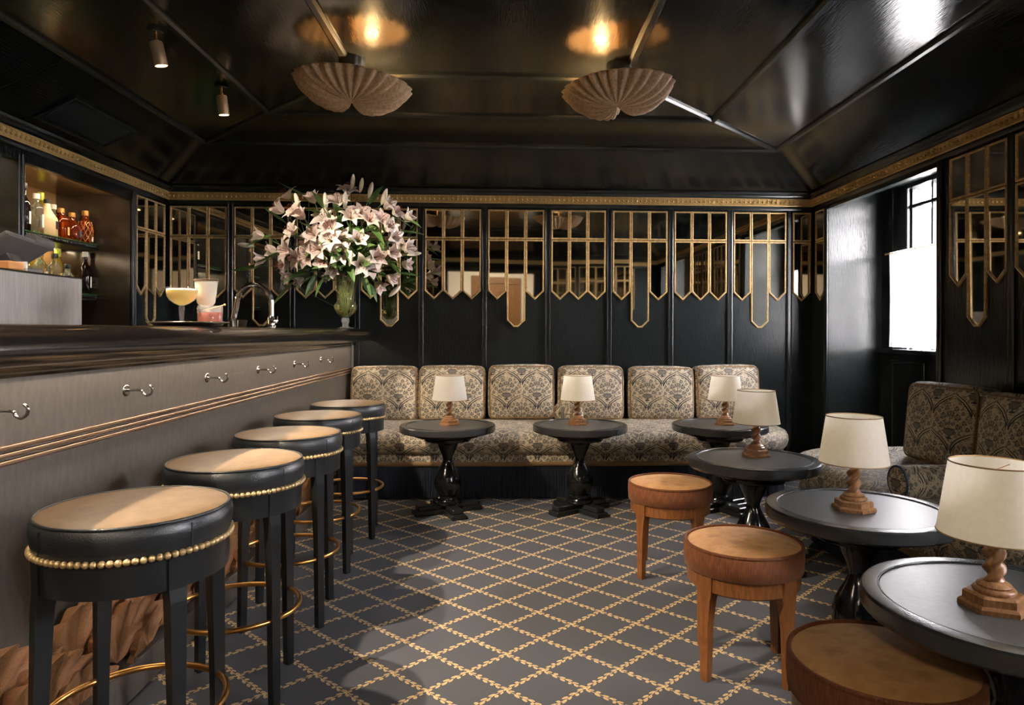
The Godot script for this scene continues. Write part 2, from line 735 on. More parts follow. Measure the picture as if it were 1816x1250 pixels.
func woven(colors: Array, grain: float) -> ImageTexture:
	var data := PackedByteArray()
	data.resize(pw * ph * 3)
	var h := 12345
	for k in pw * ph:
		h = (h * 1103515245 + 12345) & 0x7fffffff
		var g := 1.0 + grain * (float(h >> 16) / 16384.0 - 1.0)
		var c: Color = colors[pm[k]]
		data[k * 3] = clampi(int(c.r * g * 255.0), 0, 255)
		data[k * 3 + 1] = clampi(int(c.g * g * 255.0), 0, 255)
		data[k * 3 + 2] = clampi(int(c.b * g * 255.0), 0, 255)
	return ImageTexture.create_from_image(Image.create_from_data(pw, ph, false, Image.FORMAT_RGB8, data))


# leafy trellis: two crossings to a repeat of 0.2655 x 0.251 m
func carpet_picture() -> Texture2D:
	var a := 0.2655
	var b := 0.251
	cloth(1024, 968, a, b)
	for e in [[Vector2(0, 0), Vector2(a / 2, b / 2)], [Vector2(a / 2, b / 2), Vector2(a, b)], [Vector2(a, 0), Vector2(a / 2, b / 2)], [Vector2(a / 2, b / 2), Vector2(0, b)]]:
		var p: Vector2 = e[0]
		var q: Vector2 = e[1]
		var d := (q - p).normalized()
		var n := Vector2(-d.y, d.x)
		var L := p.distance_to(q)
		var ang := d.angle()
		for k in 60:
			var t := k / 59.0
			var w := p + d * t * L + n * sin(t * TAU * 1.5) * 0.0022
			dab(w.x, w.y, 0.0016, 0.0016, 0, 1)
		for l in [[0.10, 1, 0.011, 0.0042, 0.45], [0.13, -1, 0.009, 0.0038, 0.5], [0.27, -1, 0.0085, 0.0062, 0.7], [0.31, 1, 0.013, 0.0046, 0.3], [0.45, -1, 0.0105, 0.004, 0.4], [0.50, 1, 0.0125, 0.005, 0.32], [0.60, -1, 0.0125, 0.0046, 0.3], [0.68, 1, 0.007, 0.0055, 0.8], [0.76, -1, 0.0115, 0.0042, 0.38], [0.82, 1, 0.0105, 0.0042, 0.42], [0.93, -1, 0.011, 0.004, 0.35]]:
			var side: float = l[1]
			var c: Vector2 = p + d * l[0] * L + n * side * (l[3] + 0.0022)
			dab(c.x, c.y, l[2], l[3], ang + side * l[4] * 0.6, 1)
			dab(c.x + d.x * 0.001, c.y + d.y * 0.001, l[2] * 0.62, 0.0007, ang + side * l[4] * 0.6, 0)
	for c in [Vector2(0, 0), Vector2(a / 2, b / 2)]:
		dab(c.x, c.y, 0.009, 0.0035, 0.78, 1)
		dab(c.x, c.y, 0.009, 0.0035, -0.78, 1)
	return woven([Color(0.3, 0.305, 0.32), Color(0.76, 0.65, 0.47)], 0.13)


# urns and bouquets under ogee leaves, half-drop repeat of 0.243 x 0.39 m; v runs downwards
func damask_picture() -> Texture2D:
	var a := 0.243
	var b := 0.39
	cloth(768, 1232, a, b)
	var r := RandomNumberGenerator.new()
	r.seed = 5
	for k in 150:   # clouded ground
		dab(r.randf() * a, r.randf() * b, r.randf_range(0.006, 0.013), r.randf_range(0.005, 0.01), r.randf() * PI, 1)
	for k in 1500:   # small curls and dots all over
		var x := r.randf() * a
		var y := r.randf() * b
		var v: int = [0, 1, 2, 2, 0][r.randi() % 5]
		if r.randf() < 0.5:
			arc(Vector2(x, y), r.randf_range(0.002, 0.0045), r.randf() * TAU, r.randf() * TAU + 3.5, 0.0009, v)
		else:
			dab(x, y, r.randf_range(0.0015, 0.0045), r.randf_range(0.001, 0.002), r.randf() * PI, v)
	for o in [Vector2(0, 0), Vector2(a / 2, b / 2)]:
		for s in [-1.0, 1.0]:
			var P := func(x: float, y: float) -> Vector2: return o + Vector2(x * s, -y)
			# ogee leaves
			stroke([P.call(0.003, -0.108), P.call(0.012, -0.082), P.call(0.03, -0.058), P.call(0.06, -0.035), P.call(0.09, -0.019), P.call(0.121, -0.004)], 0.011, 0.006, 0, 16)
			stroke([P.call(0.003, -0.098), P.call(0.011, -0.075), P.call(0.029, -0.051), P.call(0.059, -0.028), P.call(0.089, -0.013), P.call(0.12, 0.001)], 0.0058, 0.0022, 2, 16)
			stroke([P.call(0.006, -0.112), P.call(0.017, -0.088), P.call(0.034, -0.065), P.call(0.062, -0.042), P.call(0.09, -0.027), P.call(0.116, -0.013)], 0.0048, 0.002, 3, 16)
			stroke([P.call(0.03, -0.0545), P.call(0.06, -0.0315), P.call(0.09, -0.016)], 0.0007, 0.0007, 3, 20)
			for k in 9:
				var t := k / 8.0
				var c: Vector2 = P.call(lerpf(0.022, 0.112, t), lerpf(-0.108, -0.026, t) + 0.016 * sin(t * PI))
				dab(c.x, c.y, 0.004, 0.0016, (0.9 - t) * s, 2 if k % 2 else 3)
			# flowers
			for f in [[0.044, 0.075, 0.019], [0.05, 0.026, 0.016], [0.082, 0.05, 0.014], [0.03, 0.118, 0.015], [0.073, 0.098, 0.011], [0.1, 0.02, 0.012]]:
				var c: Vector2 = P.call(f[0], f[1])
				dab(c.x, c.y, f[2] + 0.004, f[2] + 0.004, 0, 0)
				for k in 6:
					var q: Vector2 = c + Vector2.from_angle(TAU * k / 6.0 + 0.3) * f[2] * 0.6
					dab(q.x, q.y, f[2] * 0.5, f[2] * 0.42, TAU * k / 6.0 + 0.3, 1 if k % 2 else 2)
				dab(c.x, c.y, f[2] * 0.34, f[2] * 0.34, 0, 0)
				dab(c.x, c.y, f[2] * 0.2, f[2] * 0.2, 0, 3)
			# leaves and vine
			stroke([P.call(0.0, 0.03), P.call(0.022, 0.052), P.call(0.044, 0.05), P.call(0.064, 0.072)], 0.0013, 0.001, 2)
			stroke([P.call(0.0, 0.06), P.call(0.015, 0.095), P.call(0.03, 0.1)], 0.0012, 0.001, 2)
			for l in [[0.024, 0.04, 0.9], [0.066, 0.03, 0.2], [0.018, 0.09, 1.2], [0.062, 0.118, 0.5], [0.092, 0.078, 1.0], [0.035, 0.0, -0.5], [0.062, -0.012, -0.2]]:
				var c: Vector2 = P.call(l[0], l[1])
				dab(c.x, c.y, 0.011, 0.0042, -l[2] * s, 2)
				dab(c.x, c.y, 0.008, 0.0007, -l[2] * s, 0)
			# palmette
			for k in 4:
				var t: float = k * 0.42
				var c: Vector2 = P.call(sin(t) * 0.02, 0.068 + cos(t) * 0.026)
				dab(c.x, c.y, 0.015 - k * 0.002, 0.0055, (-PI / 2 + t) * 1.0 if s > 0 else (-PI / 2 - t), 2)
				dab(c.x, c.y, 0.011 - k * 0.002, 0.0022, (-PI / 2 + t) if s > 0 else (-PI / 2 - t), 0 if k % 2 else 1)
		# urn
		dab(o.x, o.y - 0.012, 0.044, 0.0065, 0, 0)
		dab(o.x, o.y - 0.012, 0.04, 0.0045, 0, 2)
		dab(o.x, o.y + 0.003, 0.034, 0.02, 0, 2)
		for k in 7:
			stroke([o + Vector2((k - 3) * 0.0085, -0.006), o + Vector2((k - 3) * 0.0055, 0.018)], 0.001, 0.0008, 0)
		dab(o.x, o.y + 0.028, 0.007, 0.009, 0, 2)
		dab(o.x, o.y + 0.036, 0.019, 0.0042, 0, 3)
		dab(o.x, o.y - 0.052, 0.0022, 0.034, 0, 2)
	return woven([Color(0.82, 0.755, 0.635), Color(0.54, 0.51, 0.455), Color(0.35, 0.335, 0.32), Color(0.125, 0.122, 0.135)], 0.12)


# ---------------------------------------------------------------- the room
func facing(side: String) -> Transform3D:   # local x runs along the wall, y up, z into the room
	match side:
		"right":
			return Transform3D(Basis(Vector3(0, 0, 1), Vector3.UP, Vector3(-1, 0, 0)), Vector3(XR, 0, 0))
		"left":
			return Transform3D(Basis(Vector3(0, 0, -1), Vector3.UP, Vector3(1, 0, 0)), Vector3(XL, 0, ZF))
		"front":
			return Transform3D(Basis(Vector3(-1, 0, 0), Vector3.UP, Vector3(0, 0, -1)), Vector3(XR, 0, ZF))
	return Transform3D(Basis(), Vector3(XL, 0, 0))


func wall_piece(called: String, parent: Node, m: Material, a: Vector3, b: Vector3, ch := 0.0) -> MeshInstance3D:
	var st := S()
	span(st, a, b, ch)
	return put(called, st, m, parent)


func build_room() -> void:
	var lac: Material = M.wall_lacquer
	var trim: Material = M.trim_lacquer
	# carpeted floor
	var st := S()
	var x0 := -3.5
	var x1 := 3.3
	var z0 := -0.2
	var corners := [Vector3(x0, 0, ZF), Vector3(x1, 0, ZF), Vector3(x1, 0, z0), Vector3(x0, 0, z0)]
	for k in [0, 2, 1, 0, 3, 2]:
		var c: Vector3 = corners[k]
		st.set_uv(Vector2((c.x + 0.005) / 0.2655, (c.z - 3.203) / 0.251))
		st.add_vertex(c)
	st.set_uv(Vector2(0.25, 0.01))
	quad(st, Vector3(x0, -0.1, z0), Vector3(x1, -0.1, z0), Vector3(x1, -0.1, ZF), Vector3(x0, -0.1, ZF))
	quad(st, Vector3(x0, -0.1, ZF), Vector3(x1, -0.1, ZF), Vector3(x1, 0, ZF), Vector3(x0, 0, ZF))
	var fl := put("floor", st, M.carpet)
	fl.set_meta("kind", "structure")

	# ceiling: flat field with three nested rectangles of battens, and a sloping cove down to the frieze
	var ce := room_part("ceiling")
	var cl: Material = M.ceiling_lacquer
	st = S()
	span(st, Vector3(XL - 0.7, CEIL, -0.2), Vector3(XR + 0.7, CEIL + 0.12, ZF + 0.2))
	put("field", st, cl, ce)
	var o := [Vector3(XL - 0.001, CT + 0.02, -0.001), Vector3(XR + 0.001, CT + 0.02, -0.001), Vector3(XR + 0.001, CT + 0.02, ZF), Vector3(XL - 0.001, CT + 0.02, ZF)]
	var n := [Vector3(XL + COVE, CEIL, COVE), Vector3(XR - COVE, CEIL, COVE), Vector3(XR - COVE, CEIL, ZF - COVE), Vector3(XL + COVE, CEIL, ZF - COVE)]
	for k in 4:
		var j := (k + 1) % 4
		st = S()
		quad(st, o[k], o[j], n[j], n[k])
		var up_ := Vector3(0, 0.05, 0)
		quad(st, n[k] + up_, n[j] + up_, o[j] + up_, o[k] + up_)
		put("cove_panel", st, cl, ce)
	for inset_ in [1.955, 1.245, COVE]:
		var a := Vector3(XL + inset_, CEIL, inset_)
		var b := Vector3(XR - inset_, CEIL, ZF - inset_)
		for e in [[a, Vector3(b.x, CEIL, a.z)], [Vector3(b.x, CEIL, a.z), b], [b, Vector3(a.x, CEIL, b.z)], [Vector3(a.x, CEIL, b.z), a]]:
			batten(ce, e[0], e[1])
	for c in [[0, 0], [1, 0], [1, 1], [0, 1]]:
		var a := Vector3(XL + 1.955 if c[0] == 0 else XR - 1.955, CEIL, 1.955 if c[1] == 0 else ZF - 1.955)
		var b := Vector3(XL + COVE if c[0] == 0 else XR - COVE, CEIL, COVE if c[1] == 0 else ZF - COVE)
		batten(ce, a, b)
	# a joint line across the left cove
	st = S()
	tube(st, [Vector3(XL + 0.06, CT + 0.05, 2.12), Vector3(XL + COVE - 0.02, CEIL - 0.012, 2.12)], 0.004, 6)
	put("cove_joint", st, trim, ce)

	# back wall
	var wb := room_part("wall_back")
	wall_piece("panel", wb, lac, Vector3(XL - 0.7, -0.1, -0.16), Vector3(XR + 0.7, CEIL + 0.1, 0))
	var stiles := [-2.289, -1.785, -1.254, -0.729, -0.204, 0.325, 0.843, 1.366, 1.873, 2.384]
	for x in stiles:
		stile(wb, facing("back"), x - XL)
	rail_and_base(wb, facing("back"), 0.0, XR - XL)
	var words := ["leftmost mirror panel on the back wall, behind the cocktail glasses", "mirror panel on the back wall behind the chrome tap", "mirror panel on the back wall mostly hidden by the lilies", "mirror panel on the back wall just right of the vase, one long pane",
		"first mirror panel right of the lilies, three short points", "mirror panel above the third sofa cushion, long middle pane", "mirror panel above the fourth sofa cushion, three short points", "mirror panel above the fifth sofa cushion, long middle pane",
		"mirror panel above the last sofa cushion, three short points", "back wall mirror panel nearest the corner, bright with window reflection, long middle pane"]
	var edges := [XL + 0.005]
	for x in stiles:
		edges.append(x)
	for k in 10:
		var a: float = edges[k] + (0.018 if k == 0 else 0.028)
		var b: float = edges[k + 1] - 0.028
		mirror_bay("back", a - XL, b - XL, [0, 1, 0] if k % 2 else [0, 0, 0], words[k])
	mirror_bay("back", 2.384 + 0.028 - XL, XR - 0.022 - XL, [0], "narrow single-column mirror in the right corner of the back wall")

	# left wall: solid at both ends, open back-bar niches between
	var wl := room_part("wall_left")
	wall_piece("panel", wl, lac, Vector3(XL - 0.7, -0.1, 0), Vector3(XL, CEIL + 0.1, 0.518))
	wall_piece("panel", wl, lac, Vector3(XL - 0.7, -0.1, 4.05), Vector3(XL, CEIL + 0.1, ZF + 0.2))
	wall_piece("niche_header", wl, lac, Vector3(XL - 0.04, 2.165, 0.518), Vector3(XL, CEIL + 0.1, 4.05))
	wall_piece("niche_roof", wl, lac, Vector3(XL - 0.7, 2.215, 0.518), Vector3(XL - 0.04, CEIL + 0.1, 4.05))
	wall_piece("niche_back", wl, M.bronze_lacquer, Vector3(XL - 0.7, -0.1, 0.518), Vector3(XL - 0.55, 2.21, 4.05))
	wall_piece("niche_soffit", wl, M.bronze_lacquer, Vector3(XL - 0.55, 2.195, 0.52), Vector3(XL - 0.041, 2.214, 4.048))
	wall_piece("niche_end", wl, M.dark_lacquer, Vector3(XL - 0.55, 0.9, 0.518), Vector3(XL - 0.012, 2.195, 0.53))
	for z in [1.70, 2.875]:
		st = S()
		span(st, Vector3(XL - 0.55, 0.9, z - 0.022), Vector3(XL + 0.012, 2.2, z + 0.022), 0.004)
		tube(st, [Vector3(XL + 0.014, 0.9, z), Vector3(XL + 0.014, 2.2, z)], 0.012, 8)
		put("niche_post", st, trim, wl)
	stile(wl, facing("left"), ZF - 0.515)
	rail_and_base(wl, facing("left"), 0.0, ZF)
	mirror_bay("left", ZF - 0.492, ZF - 0.06, [0, 1, 0], "mirror panel on the left wall beside the liquor shelves")

	# right wall with two window recesses
	var wr := room_part("wall_right")
	for s in [[0.0, 0.29], [1.69, 4.35], [5.75, ZF + 0.2]]:
		wall_piece("panel", wr, lac, Vector3(XR, -0.1, s[0]), Vector3(XR + 0.7, CEIL + 0.1, s[1]))
	for s in [0.29, 4.35]:
		wall_piece("header", wr, lac, Vector3(XR, 2.2, s), Vector3(XR + 0.05, CEIL + 0.1, s + 1.4))
		wall_piece("soffit", wr, lac, Vector3(XR + 0.05, 2.33, s), Vector3(XR + 0.7, CEIL + 0.1, s + 1.4))
		wall_piece("apron", wr, lac, Vector3(3.02, -0.1, s), Vector3(XR + 0.7, 1.03, s + 1.4))
		st = S()
		var X := Transform3D(Basis(Vector3(0, 0, 1), Vector3.UP, Vector3(-1, 0, 0)), Vector3(3.02, 0, s))
		for q in [[0.18, 0.62], [0.78, 1.22]]:
			frame_ring(st, [Vector2(q[0], 0.2), Vector2(q[1], 0.2), Vector2(q[1], 0.98), Vector2(q[0], 0.98)], 0.03, 0.018, X)
		put("apron_moulding", st, trim, wr)
	for s in [0.262, 1.735, 2.324, 2.847, 3.37, 3.893]:
		stile(wr, facing("right"), s)
	rail_and_base(wr, facing("right"), 0.0, ZF)
	mirror_bay("right", 0.07, 0.235, [0], "narrow single-column mirror between the corner and the window recess")
	mirror_bay("right", 1.83, 2.298, [0, 1, 0], "mirror panel just right of the window, long middle pane")
	mirror_bay("right", 2.353, 2.82, [0, 0, 0], "mirror panel at the right edge, second from the window")
	mirror_bay("right", 2.875, 3.343, [0, 1, 0], "right wall mirror panel third from the window, outside the frame")
	mirror_bay("right", 3.398, 3.866, [0, 0, 0], "right wall mirror panel fourth from the window, outside the frame")
	window("window_1", 0.29, "white cafe curtain covering the lower panes of the window by the corner")
	window("window_2", 4.35, "white cafe curtain on the window near the doorway")

	# front wall, behind the camera, with the doorway to a white hall
	var wf := room_part("wall_front")
	wall_piece("panel", wf, lac, Vector3(XL - 0.7, -0.1, ZF), Vector3(-1.1, CEIL + 0.1, ZF + 0.16))
	wall_piece("panel", wf, lac, Vector3(0.5, -0.1, ZF), Vector3(XR + 0.7, CEIL + 0.1, ZF + 0.16))
	wall_piece("panel", wf, lac, Vector3(-1.1, 2.12, ZF), Vector3(0.5, CEIL + 0.1, ZF + 0.16))
	rail_and_base(wf, facing("front"), 0.0, XR - XL)
	for s in [0.62, 1.14, 1.66]:
		stile(wf, facing("front"), XR - s)
	mirror_bay("front", XR - 1.112, XR - 0.648, [0, 0, 0], "mirror panel beside the doorway, seen only in the back wall mirrors")
	mirror_bay("front", XR - 1.632, XR - 1.168, [0, 1, 0], "mirror panel second from the doorway, seen only in the mirrors")
	mirror_bay("front", XR - 2.15, XR - 1.69, [0, 0, 0], "mirror panel third from the doorway, seen only in the mirrors")
	mirror_bay("front", XR + 1.25, XR + 1.72, [0, 0, 0], "mirror panel on the bar side of the doorway, seen only in the mirrors")
	st = S()
	for x in [-1.1, 0.5]:
		span(st, Vector3(x - 0.05, 0, ZF - 0.02), Vector3(x + 0.05, 2.17, ZF + 0.17), 0.006)
	span(st, Vector3(-1.05, 2.1, ZF - 0.02), Vector3(0.45, 2.17, ZF + 0.17), 0.006)
	var d1 := put("door_1", st, trim)
	d1.set_meta("kind", "structure")
	hall()

	# gilt friezes
	frieze("trim_1", "back", XR - XL)
	frieze("trim_2", "left", ZF)
	frieze("trim_3", "right", ZF)
	frieze("trim_4", "front", XR - XL)
	air_vent()


func batten(parent: Node, a: Vector3, b: Vector3) -> void:
	var st := S()
	var d := (b - a).normalized()
	var side := d.cross(Vector3.UP)
	var prof := [[-0.024, 0.002], [-0.024, -0.008], [-0.013, -0.02], [0.013, -0.02], [0.024, -0.008], [0.024, 0.002]]
	for k in prof.size() - 1:
		var p: Vector3 = side * prof[k][0] + Vector3(0, prof[k][1], 0)
		var q: Vector3 = side * prof[k + 1][0] + Vector3(0, prof[k + 1][1], 0)
		quad(st, a + p, b + p, b + q, a + q)
	put("ceiling_batten", st, M.trim_lacquer, parent)


func stile(parent: Node, X: Transform3D, s: float) -> void:
	var st := S()
	var prof := [Vector2(-0.0235, 0.0), Vector2(0.0235, 0.0), Vector2(0.0235, 0.012), Vector2(0.02, 0.017), Vector2(0.014, 0.019), Vector2(0.01, 0.013), Vector2(-0.01, 0.013), Vector2(-0.014, 0.019), Vector2(-0.02, 0.017), Vector2(-0.0235, 0.012)]
	for k in prof.size():
		var p: Vector2 = prof[k]
		var q: Vector2 = prof[(k + 1) % prof.size()]
		quad(st, X * Vector3(s + p.x, 0.0, p.y), X * Vector3(s + q.x, 0.0, q.y), X * Vector3(s + q.x, 2.236, q.y), X * Vector3(s + p.x, 2.236, p.y))
	put("stile", st, M.trim_lacquer, parent)


func rail_and_base(parent: Node, X: Transform3D, a: float, b: float) -> void:
	# plain band under the frieze, and the crown above it
	var st := S()
	var Y := X * Transform3D(Basis(Vector3(0, 0, 1), Vector3(0, 1, 0), Vector3(-1, 0, 0)), Vector3(b, 0, 0))
	prism(st, [Vector2(0, 2.228), Vector2(0.016, 2.228), Vector2(0.022, 2.24), Vector2(0.022, CB), Vector2(0, CB)], 0, b - a, Y)
	put("upper_rail", st, M.trim_lacquer, parent)
	st = S()
	prism(st, [Vector2(0, CT), Vector2(0.034, CT), Vector2(0.045, CT + 0.008), Vector2(0.05, CT + 0.02), Vector2(0.066, CT + 0.03), Vector2(0.07, CT + 0.045), Vector2(0, CT + 0.045)], 0, b - a, Y)
	put("crown", st, M.trim_lacquer, parent)


func frieze(called: String, side: String, L: float) -> void:
	var X := facing(side)
	var t := room_part(called)
	var h := CT - CB
	var cy := (CT + CB) / 2
	var st := S()
	var Y := X * Transform3D(Basis(Vector3(0, 0, 1), Vector3(0, 1, 0), Vector3(-1, 0, 0)), Vector3(L, 0, 0))
	prism(st, [Vector2(0, CB), Vector2(0.026, CB), Vector2(0.028, CB + 0.006), Vector2(0.022, CB + 0.01), Vector2(0.018, cy), Vector2(0.022, CT - 0.01), Vector2(0.028, CT - 0.006), Vector2(0.026, CT), Vector2(0, CT)], 0, L, Y)
	put("band", st, M.frieze_gilt, t)
	st = S(true)
	var n := int(L / 0.0385)
	for k in n:
		var s := (k + 0.5) * L / n
		ball(st, X * Vector3(s, cy, 0.024), 0.0105, 8, 5)
		for q in [-1.0, 1.0]:
			var c := Vector3(s + q * 0.012, cy + q * 0.013, 0.02)
			var e := Vector3(s - q * 0.008, cy + q * 0.024, 0.021)
			tube(st, [X * (c - Vector3(0.004, 0, 0)), X * ((c + e) / 2 + Vector3(0, 0.003 * q, 0.003)), X * e], [0.0035, 0.006, 0.002], 5, false)
	var b := put("bead_ornament", st, M.frieze_gilt, t)
	b.set_meta("kind", "stuff")


func pane_outline(x0: float, x1: float, top: float, low: float, tip: float, flat: float) -> Array:
	var c := (x0 + x1) / 2
	if tip >= low:
		return [Vector2(x0, low), Vector2(x1, low), Vector2(x1, top), Vector2(x0, top)]
	if flat > 0.0:
		return [Vector2(x0, low), Vector2(c - flat, tip), Vector2(c + flat, tip), Vector2(x1, low), Vector2(x1, top), Vector2(x0, top)]
	return [Vector2(x0, low), Vector2(c, tip), Vector2(x1, low), Vector2(x1, top), Vector2(x0, top)]


func mirror_bay(side: String, a: float, b: float, long: Array, label: String) -> void:
	var X := facing(side)
	var o := thing("wall_mirror", label, "mirror", Vector3.ZERO, 0.0, "gilt-framed mirror panels round the walls")
	o.transform = X * Transform3D(Basis(), Vector3(a, 0, 0.001))
	var w := (b - a) / long.size()
	for c in long.size():
		var x0: float = c * w + 0.001
		var x1: float = (c + 1) * w - 0.001
		var lower := pane_outline(x0, x1, 1.961, 1.286, 1.23, 0.02) if long[c] else pane_outline(x0, x1, 1.961, 1.531, 1.459, 0.0)
		for poly in [pane_outline(x0, x1, 2.212, 1.966, 9.0, 0.0), lower]:
			var st := S()
			var mid := Vector2((x0 + x1) / 2, 0)
			for q in poly:
				mid.y += q.y / poly.size()
			var flat := []
			for q in inset(poly, 0.004):
				flat.append(q - mid)
			prism(st, flat, -0.0015, 0.0015)
			var pane := put("mirror_pane", st, M.mirror_glass, o, Vector3(mid.x, mid.y, 0.0065))
			pane.rotation = Vector3(0.0065 + rng.randf_range(-0.003, 0.003), rng.randf_range(-0.003, 0.003), 0)
			st = S()
			var round_ := []
			for q in poly:
				round_.append(q - mid)
			frame_ring(st, round_, 0.0145, 0.015, Transform3D(Basis(), Vector3(0, 0, -0.0065)))
			put("gilt_frame", st, M.gilt, pane).rotation = -pane.rotation


func window(called: String, z0: float, words: String) -> void:
	var w := room_part(called)
	var trim: Material = M.trim_lacquer
	var st := S()
	# casing and sash
	for z in [z0, z0 + 1.4]:
		var s := 1.0 if z == z0 else -1.0
		span(st, Vector3(3.03, 1.03, z), Vector3(3.2, 2.34, z + s * 0.16), 0.006)
		span(st, Vector3(3.06, 1.03, z + s * 0.16), Vector3(3.2, 2.34, z + s * 0.3), 0.006)
	span(st, Vector3(3.05, 2.3, z0 + 0.2), Vector3(3.2, 2.36, z0 + 1.2))
	span(st, Vector3(2.98, 1.03, z0), Vector3(3.2, 1.07, z0 + 1.4), 0.006)
	put("window_frame", st, trim, w)
	st = S()
	for z in [z0 + 0.3, z0 + 1.08]:
		span(st, Vector3(3.09, 1.07, z), Vector3(3.13, 2.31, z + 0.02), 0.004)
	for z in [z0 + 0.573, z0 + 0.827]:
		span(st, Vector3(3.085, 1.07, z - 0.011), Vector3(3.125, 2.31, z + 0.011), 0.004)
	for y in [1.46, 1.815, 2.165]:
		span(st, Vector3(3.086, y - 0.013, z0 + 0.3), Vector3(3.124, y + 0.013, z0 + 1.1), 0.004)
	put("glazing_bars", st, trim, w)
	var zs := [z0 + 0.32, z0 + 0.562, z0 + 0.584, z0 + 0.816, z0 + 0.838, z0 + 1.08]
	var ys := [1.075, 1.447, 1.473, 1.802, 1.828, 2.152, 2.178, 2.305]
	for i in 3:
		for j in 4:
			st = S()
			span(st, Vector3(3.104, ys[j * 2], zs[i * 2]), Vector3(3.107, ys[j * 2 + 1], zs[i * 2 + 1]))
			put("pane", st, M.window_glass, w)
	if words == "":
		return
	# cafe curtain on its rod
	var c := thing("cafe_curtain", words, "curtain", Vector3(2.975, 1.085, z0 + 0.7))
	st = S(true)
	var rows := []
	for i in 121:
		var t := i / 120.0
		var row := []
		for j in 9:
			var v := j / 8.0
			var z := -0.49 + 0.98 * t
			z *= 1.0 - 0.018 * sin(v * PI)
			row.append(Vector3(sin(t * 150.0 + sin(t * 31.0)) * (0.006 + 0.004 * (1 - v)), v * 0.735, z))
		rows.append(row)
	sheet(st, rows)
	put("cloth", st, M.curtain_cloth, c)
	st = S(true)
	tube(st, [Vector3(0, 0.728, -0.54), Vector3(0, 0.728, 0.54)], 0.005, 8)
	put("rod", st, M.brass, c)
	st = S(true)
	for z in [-0.54, 0.54]:
		ball(st, Vector3(0, 0.728, z), 0.009, 8, 6)
		tube(st, [Vector3(0, 0.728, z * 0.985), Vector3(0.06, 0.728, z * 0.985)], 0.004, 6)
	put("finial", st, M.brass, c)


func hall() -> void:
	var h := room_part("wall_hall")
	var m: Material = M.hall_white
	wall_piece("panel", h, m, Vector3(-2.3, -0.1, 8.7), Vector3(1.8, 2.8, 8.8))
	wall_piece("panel", h, m, Vector3(-2.3, -0.1, ZF + 0.16), Vector3(-2.2, 2.8, 8.8))
	wall_piece("panel", h, m, Vector3(1.7, -0.1, ZF + 0.16), Vector3(1.8, 2.8, 8.8))
	wall_piece("hall_ceiling", h, m, Vector3(-2.3, 2.7, ZF + 0.16), Vector3(1.8, 2.8, 8.8))
	wall_piece("hall_floor", h, M.hall_oak, Vector3(-2.3, -0.1, ZF), Vector3(1.8, -0.001, 8.8))
	wall_piece("hall_skin", h, m, Vector3(-2.2, 0, ZF + 0.16), Vector3(-1.15, 2.7, ZF + 0.18))
	wall_piece("hall_skin", h, m, Vector3(0.55, 0, ZF + 0.16), Vector3(1.7, 2.7, ZF + 0.18))
	wall_piece("hall_skin", h, m, Vector3(-1.15, 2.17, ZF + 0.16), Vector3(0.55, 2.7, ZF + 0.18))
	var d := room_part("door_2")
	var st := S()
	for x in [-0.75, 0.2]:
		span(st, Vector3(x - 0.07, 0, 8.66), Vector3(x + 0.07, 2.05, 8.7), 0.005)
	span(st, Vector3(-0.82, 2.05, 8.65), Vector3(0.27, 2.19, 8.7), 0.005)
	put("door_frame", st, M.hall_oak, d)
	st = S()
	span(st, Vector3(-0.68, 0.005, 8.675), Vector3(0.13, 2.04, 8.7), 0.003)
	for q in [[-0.6, -0.33], [-0.22, 0.05]]:
		for y in [[0.15, 0.95], [1.1, 1.9]]:
			frame_ring(st, [Vector2(-q[1], y[0]), Vector2(-q[0], y[0]), Vector2(-q[0], y[1]), Vector2(-q[1], y[1])], 0.03, 0.015, Transform3D(Basis(Vector3(-1, 0, 0), Vector3.UP, Vector3(0, 0, -1)), Vector3(0, 0, 8.676)))
	put("door_leaf", st, M.hall_oak, d)
	var lamp := thing("hall_ceiling_lamp", "flat white ceiling lamp in the hall, seen only in the mirrors", "lamp", Vector3(-0.3, 2.7, 7.5))
	st = S()
	box(st, Vector3(0, -0.02, 0), Vector3(1.0, 0.04, 0.6), 0.005)
	put("housing", st, M.hall_white, lamp)
	st = S()
	box(st, Vector3(0, -0.042, 0), Vector3(0.94, 0.006, 0.54), 0.001)
	put("diffuser", st, M.hall_lamp_glow, lamp)
	area_light("hall_light", Vector3(-0.3, 2.645, 7.5), Vector3.DOWN, Vector2(0.94, 0.54), 5.0, Color(1.0, 0.95, 0.87))


